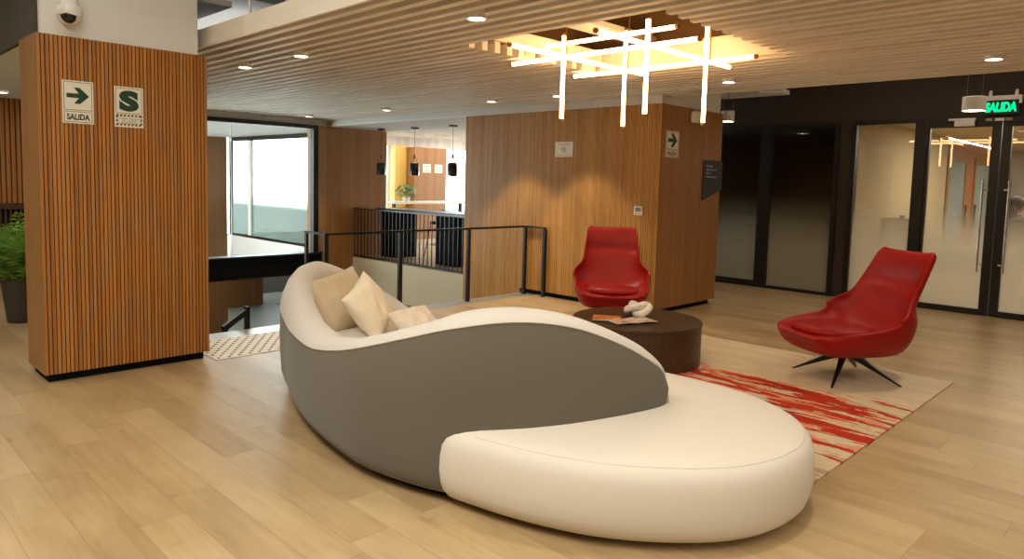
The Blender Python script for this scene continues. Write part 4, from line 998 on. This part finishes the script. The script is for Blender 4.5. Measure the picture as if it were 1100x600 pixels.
# ------------------------------------------------------------------ red lounge chairs
def make_chair(loc,rz,lab):
    t=thing('lounge_chair',lab,'chair',(0,0,0),0,'red leather lounge chairs'); 
    # centre profile (x forward, z up), half width, wrap height
    PR_=[(.49,.375,.20,.00),(.45,.395,.30,.015),(.33,.40,.355,.04),(.16,.385,.385,.08),(-.02,.365,.395,.125),(-.16,.365,.405,.18),(-.255,.42,.42,.205),(-.318,.52,.405,.165),(-.355,.60,.350,.12),(-.385,.68,.315,.08),(-.43,.78,.303,.06),(-.50,.91,.288,.05),(-.55,1.01,.275,.04),(-.573,1.05,.245,.03)]
    NU=44; U_=catmull(PR_,NU); NV=20
    inn=[];out=[]
    bm=bmesh.new()
    for i,(x,z,w,r) in enumerate(U_):
        a=U_[max(0,i-1)]; b_=U_[min(NU-1,i+1)]; tn=Vector((b_[0]-a[0],0,b_[1]-a[1])).normalized(); N=Vector((-tn.z,0,tn.x))*-1
        ri=[];ro=[]
        s=i/(NU-1)
        thc=.125*max(0,min(1,(.62-s)/.2))*min(1,(s+.02)*5)+.045
        if s<.06: thc=.03+.3*s
        for j in range(NV+1):
            v=-1+2*j/NV; av=abs(v)
            wr=r*(av**2.6)
            yy=w*math.sin(v*PI/2*.92)/math.sin(PI/2*.92)
            c=Vector((x,0,z))+N*wr; c.y=yy*(1+ .0)
            # headrest bulge and crease
            if .80<s<.97:
                c+=N*.032*math.sin(PI*(s-.80)/.17)*(1-av**4)
            elif .765<s<=.80: c-=N*.016*(1-av**4)
            ri.append(c.copy())
            th=thc*(1-av**3.5)+.028
            # outer skin, pushed away from the sitter and outwards at the sides
            oc=Vector((x,0,z))+N*(wr-th)
            oc.y=yy*(1+.05*av**2)
            oc.z=max(oc.z,.235)
            ro.append(oc)
        inn.append([bm.verts.new(p) for p in ri]); out.append([bm.verts.new(p) for p in ro])
    for i in range(NU-1):
        for j in range(NV):
            bm.faces.new((inn[i][j],inn[i][j+1],inn[i+1][j+1],inn[i+1][j])); bm.faces.new((out[i][j],out[i+1][j],out[i+1][j+1],out[i][j+1]))
        for j in (0,NV): bm.faces.new((inn[i][j],inn[i+1][j],out[i+1][j],out[i][j]))
    for i in (0,NU-1):
        for j in range(NV): bm.faces.new((inn[i][j],inn[i][j+1],out[i][j+1],out[i][j]))
    sh=mesh_obj('seat_shell',bm,M_red,t,True)
    m=sh.modifiers.new('s','SUBSURF'); m.levels=1; m.render_levels=1
    # seat cushion
    bm=bmesh.new(); cc=[]
    for k in range(64):
        a=2*PI*k/64; cx,cy=math.cos(a),math.sin(a)
        ex=.31*math.copysign(abs(cx)**.8,cx); ey=.285*math.copysign(abs(cy)**.75,cy)
        if cx<0: ey*=1.0
        cc.append((ex+.14,ey))
    puff(bm,cc,[(.03,.385),(.008,.395),(0,.412),(.004,.432),(.02,.448),(.05,.458)],.460,.010,5)
    for v in bm.verts: v.co.z-= .05*(.35-v.co.x)
    mesh_obj('seat_cushion',bm,M_red,t,True)
    bm=bmesh.new(); lathe(bm,[(.055,.27),(.05,.235),(.035,.225),(.035,.20),(.02,.195)],0,0,n=20); mesh_obj('hub',bm,M_black,t,True,40)
    for k in range(4):
        a=PI/2*k; bm=bmesh.new()
        d=Vector((math.cos(a),math.sin(a),0)); s_=Vector((-d.y,d.x,0))
        sec=[]
        for u,zt,zb,w in ((.0,.235,.175,.026),(.06,.228,.16,.028),(.22,.125,.088,.020),(.40,.018,.004,.010),(.42,.006,.0,.008)):
            c=d*u; sec.append([bm.verts.new(c+s_*w+Vector((0,0,zt))),bm.verts.new(c-s_*w+Vector((0,0,zt))),bm.verts.new(c-s_*w*.5+Vector((0,0,zb))),bm.verts.new(c+s_*w*.5+Vector((0,0,zb)))])
        for A,B in zip(sec,sec[1:]):
            for q in range(4): bm.faces.new((A[q],A[(q+1)%4],B[(q+1)%4],B[q]))
        bm.faces.new(sec[0]); bm.faces.new(sec[-1]); lg=mesh_obj('leg',bm,M_black,t)
        lg.rotation_euler=(0,0,LEGROT)
    t.location=loc; t.rotation_euler=(0,0,rz)
    return t
RZ1=math.radians(150)
LEGROT=math.radians(7)-RZ1
ch1=make_chair((6.02,2.03,RZ),RZ1,'red leather lounge chair standing on the rug at the right')
ch2=copy_tree(ch1); ch2.location=(6.28,4.62,0); ch2.rotation_euler=(0,0,math.radians(218)); ch2['label']='red leather lounge chair facing the camera behind the coffee table'

# ------------------------------------------------------------------ plants
M_leaf=simple('fern_green',srgb(122,166,62),.45,nscale=9,var=.35); M_leaf2=simple('fern_green_dark',srgb(66,118,40),.5,nscale=9,var=.3)
M_pot=simple('charcoal_pot',srgb(66,60,56),.7,nscale=5,var=.1)
def planter(x,y,lab,seed,n=34,sc=1.):
    rnd=random.Random(seed); t=thing('potted_fern',lab,'plant',(x,y,0))
    bm=bmesh.new(); lathe(bm,[(.02,0),(.13*sc,0),(.14*sc,.01),(.185*sc,.42*sc),(.18*sc,.44*sc),(.165*sc,.43*sc),(.16*sc,.38*sc),(.02,.38*sc)],x,y,n=32); mesh_obj('pot',bm,M_pot,t,True,40)
    bm=bmesh.new()
    for k in range(n):
        a=rnd.uniform(0,2*PI); L=rnd.uniform(.65,1.0)*sc; el=rnd.uniform(.75,1.45); p=Vector((x+.06*math.cos(a),y+.06*math.sin(a),.38*sc)); d=Vector((math.cos(a)*math.cos(el),math.sin(a)*math.cos(el),math.sin(el)))
        N=16; side=Vector((-math.sin(a),math.cos(a),0)); pts=[]
        for i in range(N):
            pts.append(p.copy()); p+=d*L/N; d=(d+Vector((0,0,-.055-.02*i/ N*4))).normalized()
        mi=rnd.randint(0,1)
        for i in range(2,N):
            l=.15*sc*math.sin(PI*(i/N)**.7)+.02; w=.016*sc; tdir=(pts[i]-pts[i-1]).normalized()
            for s in (-1,1):
                b0=pts[i]; tip=b0+side*s*l+tdir*l*.45+Vector((0,0,-.02+rnd.uniform(-.015,.03))); m1=b0*.5+tip*.5+Vector((0,0,.012))
                f=bm.faces.new((bm.verts.new(b0),bm.verts.new(m1+tdir*w),bm.verts.new(tip),bm.verts.new(m1-tdir*w))); f.material_index=mi
        tube(bm,pts,.004,4)
    mesh_obj('fronds',bm,[M_leaf,M_leaf2],t)
    return t
planter(1.60,8.55,'green fern in a charcoal pot on the floor behind the left column',3,n=56)
planter(.95,9.75,'green fern in a pot at the very left edge, behind the nearer fern',8,n=30,sc=.95)
# small plant on the far counter
t=thing('potted_plant','small leafy green plant on the white counter beyond the balustrade','plant',(10.1,13.45,1.02))
bm=bmesh.new(); lathe(bm,[(.02,1.02),(.07,1.02),(.09,1.12),(.02,1.12)],10.1,13.45,n=16); mesh_obj('pot',bm,M_signw,t)
bm=bmesh.new(); rnd=random.Random(4)
for k in range(90):
    a=rnd.uniform(0,2*PI); r=rnd.uniform(.03,.26); c=Vector((10.1+r*math.cos(a),13.45+r*math.sin(a),1.12+rnd.uniform(.02,.30)*(1-r)))
    u=Vector((rnd.uniform(-1,1),rnd.uniform(-1,1),rnd.uniform(0,1))).normalized()*.07; v=u.orthogonal().normalized()*.02
    bm.faces.new((bm.verts.new(c-u),bm.verts.new(c+v),bm.verts.new(c+u),bm.verts.new(c-v)))
mesh_obj('foliage',bm,M_leaf2,t)

# ------------------------------------------------------------------ person behind the frosted door
def person(loc,rz):
    sk=bmesh.new(); J={}; 
    def v(n,co,r): J[n]=(sk.verts.new(co),r)
    # x = facing direction, y = left
    v('pel',(0,0,.84),.13); v('waist',(0,0,.98),.105); v('chest',(0,0,1.13),.115); v('neckb',(-.005,0,1.235),.06); v('neck',(.005,0,1.29),.042); v('head',(.02,0,1.36),.06)
    for s,n in ((1,'l'),(-1,'r')):
        v(n+'sh',(0,s*.13,1.20),.05); v(n+'el',(-.02,s*.19,.97),.036); v(n+'wr',(.12,s*.16,.82),.024); v(n+'ha',(.19,s*.15,.79),.022)
        v(n+'hip',(0,s*.075,.80),.085); v(n+'kn',(.02,s*.085,.45),.055); v(n+'an',(-.01,s*.09,.07),.036); v(n+'to',(.12,s*.10,.03),.028)
    E_=[('pel','waist'),('waist','chest'),('chest','neckb'),('neckb','neck'),('neck','head')]
    for n in 'lr': E_+=[('neckb',n+'sh'),(n+'sh',n+'el'),(n+'el',n+'wr'),(n+'wr',n+'ha'),('pel',n+'hip'),(n+'hip',n+'kn'),(n+'kn',n+'an'),(n+'an',n+'to')]
    # five fingers per hand
    for s,n in ((1,'l'),(-1,'r')):
        for k,(dy,L) in enumerate(((-.022,.055),(-.008,.065),(.007,.06),(.02,.048))):
            v(n+'f%d'%k,(.225,s*.15+dy,.785),.0085); v(n+'g%d'%k,(.225+L*.8,s*.15+dy,.765),.0075); E_+=[(n+'ha',n+'f%d'%k),(n+'f%d'%k,n+'g%d'%k)]
        v(n+'t',(.20,s*.15-s*.035,.80),.01); v(n+'t2',(.235,s*.15-s*.045,.79),.008); E_+=[(n+'ha',n+'t'),(n+'t',n+'t2')]
    for a,b_ in E_: sk.edges.new((J[a][0],J[b_][0]))
    sk.verts.index_update(); rad={J[k][0].index:J[k][1] for k in J}
    me=bpy.data.meshes.new('p'); sk.to_mesh(me); sk.free(); o=bpy.data.objects.new('p',me); C.objects.link(o)
    o.modifiers.new('k','SKIN'); 
    if not me.skin_vertices: me.attributes  # layer is made with the modifier
    if len(me.skin_vertices)==0:
        bm_=bmesh.new(); bm_.from_mesh(me); bm_.verts.layers.skin.verify(); bm_.to_mesh(me); bm_.free()
    for i,r in rad.items(): me.skin_vertices[0].data[i].radius=(r,r)
    me.skin_vertices[0].data[0].use_root=True
    o.modifiers.new('u','SUBSURF').levels=1
    dg=bpy.context.evaluated_depsgraph_get(); dg.update(); m2=bpy.data.meshes.new_from_object(o.evaluated_get(dg)); bpy.data.objects.remove(o)
    bm=bmesh.new(); bm.from_mesh(m2); bpy.data.meshes.remove(m2)
    bmesh.ops.create_uvsphere(bm,u_segments=20,v_segments=14,radius=1,matrix=Matrix.Translation((.02,0,1.40))@Matrix.Diagonal((.095,.075,.115,1)))
    bmesh.ops.create_uvsphere(bm,u_segments=10,v_segments=8,radius=1,matrix=Matrix.Translation((.118,0,1.39))@Matrix.Diagonal((.018,.012,.024,1)))
    bmesh.ops.create_uvsphere(bm,u_segments=10,v_segments=8,radius=1,matrix=Matrix.Translation((.102,0,1.345))@Matrix.Diagonal((.012,.024,.010,1)))
    for s in (-1,1): bmesh.ops.create_uvsphere(bm,u_segments=8,v_segments=6,radius=1,matrix=Matrix.Translation((.0,s*.075,1.39))@Matrix.Diagonal((.016,.01,.028,1)))
    skin=simple('skin',srgb(196,150,122),.55)
    o=mesh_obj('person',bm,skin,None,True); r=o.modifiers.new('r','REMESH'); r.mode='VOXEL'; r.voxel_size=.008; r.use_smooth_shade=True
    o.location=loc; o.rotation_euler=(0,0,rz); tag(o,'person with long hair behind the frosted glass door at the right edge','person')
    # hair, jacket, trousers
    hm=simple('hair',srgb(52,38,30),.6); jm=simple('jacket',srgb(92,84,76),.8); tm=simple('trousers',srgb(50,48,50),.8)
    bm=bmesh.new(); bmesh.ops.create_uvsphere(bm,u_segments=20,v_segments=14,radius=1,matrix=Matrix.Translation((-.012,0,1.415))@Matrix.Diagonal((.105,.09,.115,1)))
    bmesh.ops.create_uvsphere(bm,u_segments=16,v_segments=12,radius=1,matrix=Matrix.Translation((-.07,0,1.28))@Matrix.Diagonal((.06,.095,.17,1)))
    mesh_obj('hair',bm,hm,o,True)
    bm=bmesh.new()
    rr=[(.095,.10,.80),(.125,.155,.86),(.115,.14,1.0),(.13,.155,1.12),(.11,.16,1.19),(.07,.10,1.235),(.052,.055,1.255)]
    rings=[[bm.verts.new((a*1.12*math.cos(q),b_*1.05*math.sin(q),z)) for q in [2*PI*k/24 for k in range(24)]] for a,b_,z in rr]
    for A,B in zip(rings,rings[1:]):
        for k in range(24): bm.faces.new((A[k],A[(k+1)%24],B[(k+1)%24],B[k]))
    for s in (-1,1): tube(bm,[(0,s*.12,1.20),(0,s*.15,1.17),(-.02,s*.19,.97),(.10,s*.165,.83)],[.055,.058,.048,.036],12)
    mesh_obj('jacket',bm,jm,o,True)
    bm=bmesh.new()
    for s in (-1,1): tube(bm,[(0,s*.06,.88),(0,s*.078,.80),(.02,s*.085,.45),(-.01,s*.09,.09)],[.10,.105,.07,.055],14)
    mesh_obj('trousers',bm,tm,o,True)
    bm=bmesh.new()
    for s in (-1,1): box(bm,-.07,.16,s*.095-.042,s*.095+.042,0,.07,bev=.02)
    mesh_obj('shoes',bm,M_blackmat,o,True)
    return o
person((12.5,1.98,0),math.radians(-50))

# ------------------------------------------------------------------ daylight
w=bpy.data.worlds.new('World'); S.world=w; w.use_nodes=True; nt=w.node_tree
bg=nt.nodes['Background']; bg.inputs[0].default_value=(.86,.95,1,1); bg.inputs[1].default_value=9.0
# ------------------------------------------------------------------ camera
f,cx,cy,yaw,pitch,roll=758.53,551.67,257.56,0.7746814824355683,0.08244020540441052,0.025717552183348737
F=Vector((math.cos(pitch)*math.cos(yaw),math.cos(pitch)*math.sin(yaw),-math.sin(pitch)))
R0=Vector((math.sin(yaw),-math.cos(yaw),0)); U0=R0.cross(F)
Rr=R0*math.cos(roll)+U0*math.sin(roll); Uu=U0*math.cos(roll)-R0*math.sin(roll)
cam=bpy.data.cameras.new('Camera'); co=bpy.data.objects.new('Camera',cam); C.objects.link(co)
M=Matrix.Identity(4)
for i in range(3): M[i][0]=Rr[i]; M[i][1]=Uu[i]; M[i][2]=-F[i]
M[2][3]=1.55; co.matrix_world=M
cam.sensor_width=36; cam.sensor_fit='HORIZONTAL'; cam.lens=36*f/1100; cam.shift_x=-(cx-550)/1100; cam.shift_y=(cy-300)/1100
cam.clip_start=.05; cam.clip_end=200
S.camera=co
S.view_settings.view_transform='Standard'; S.view_settings.look='None'; S.view_settings.gamma=1; S.view_settings.use_curve_mapping=False
S.view_settings.exposure=0.57
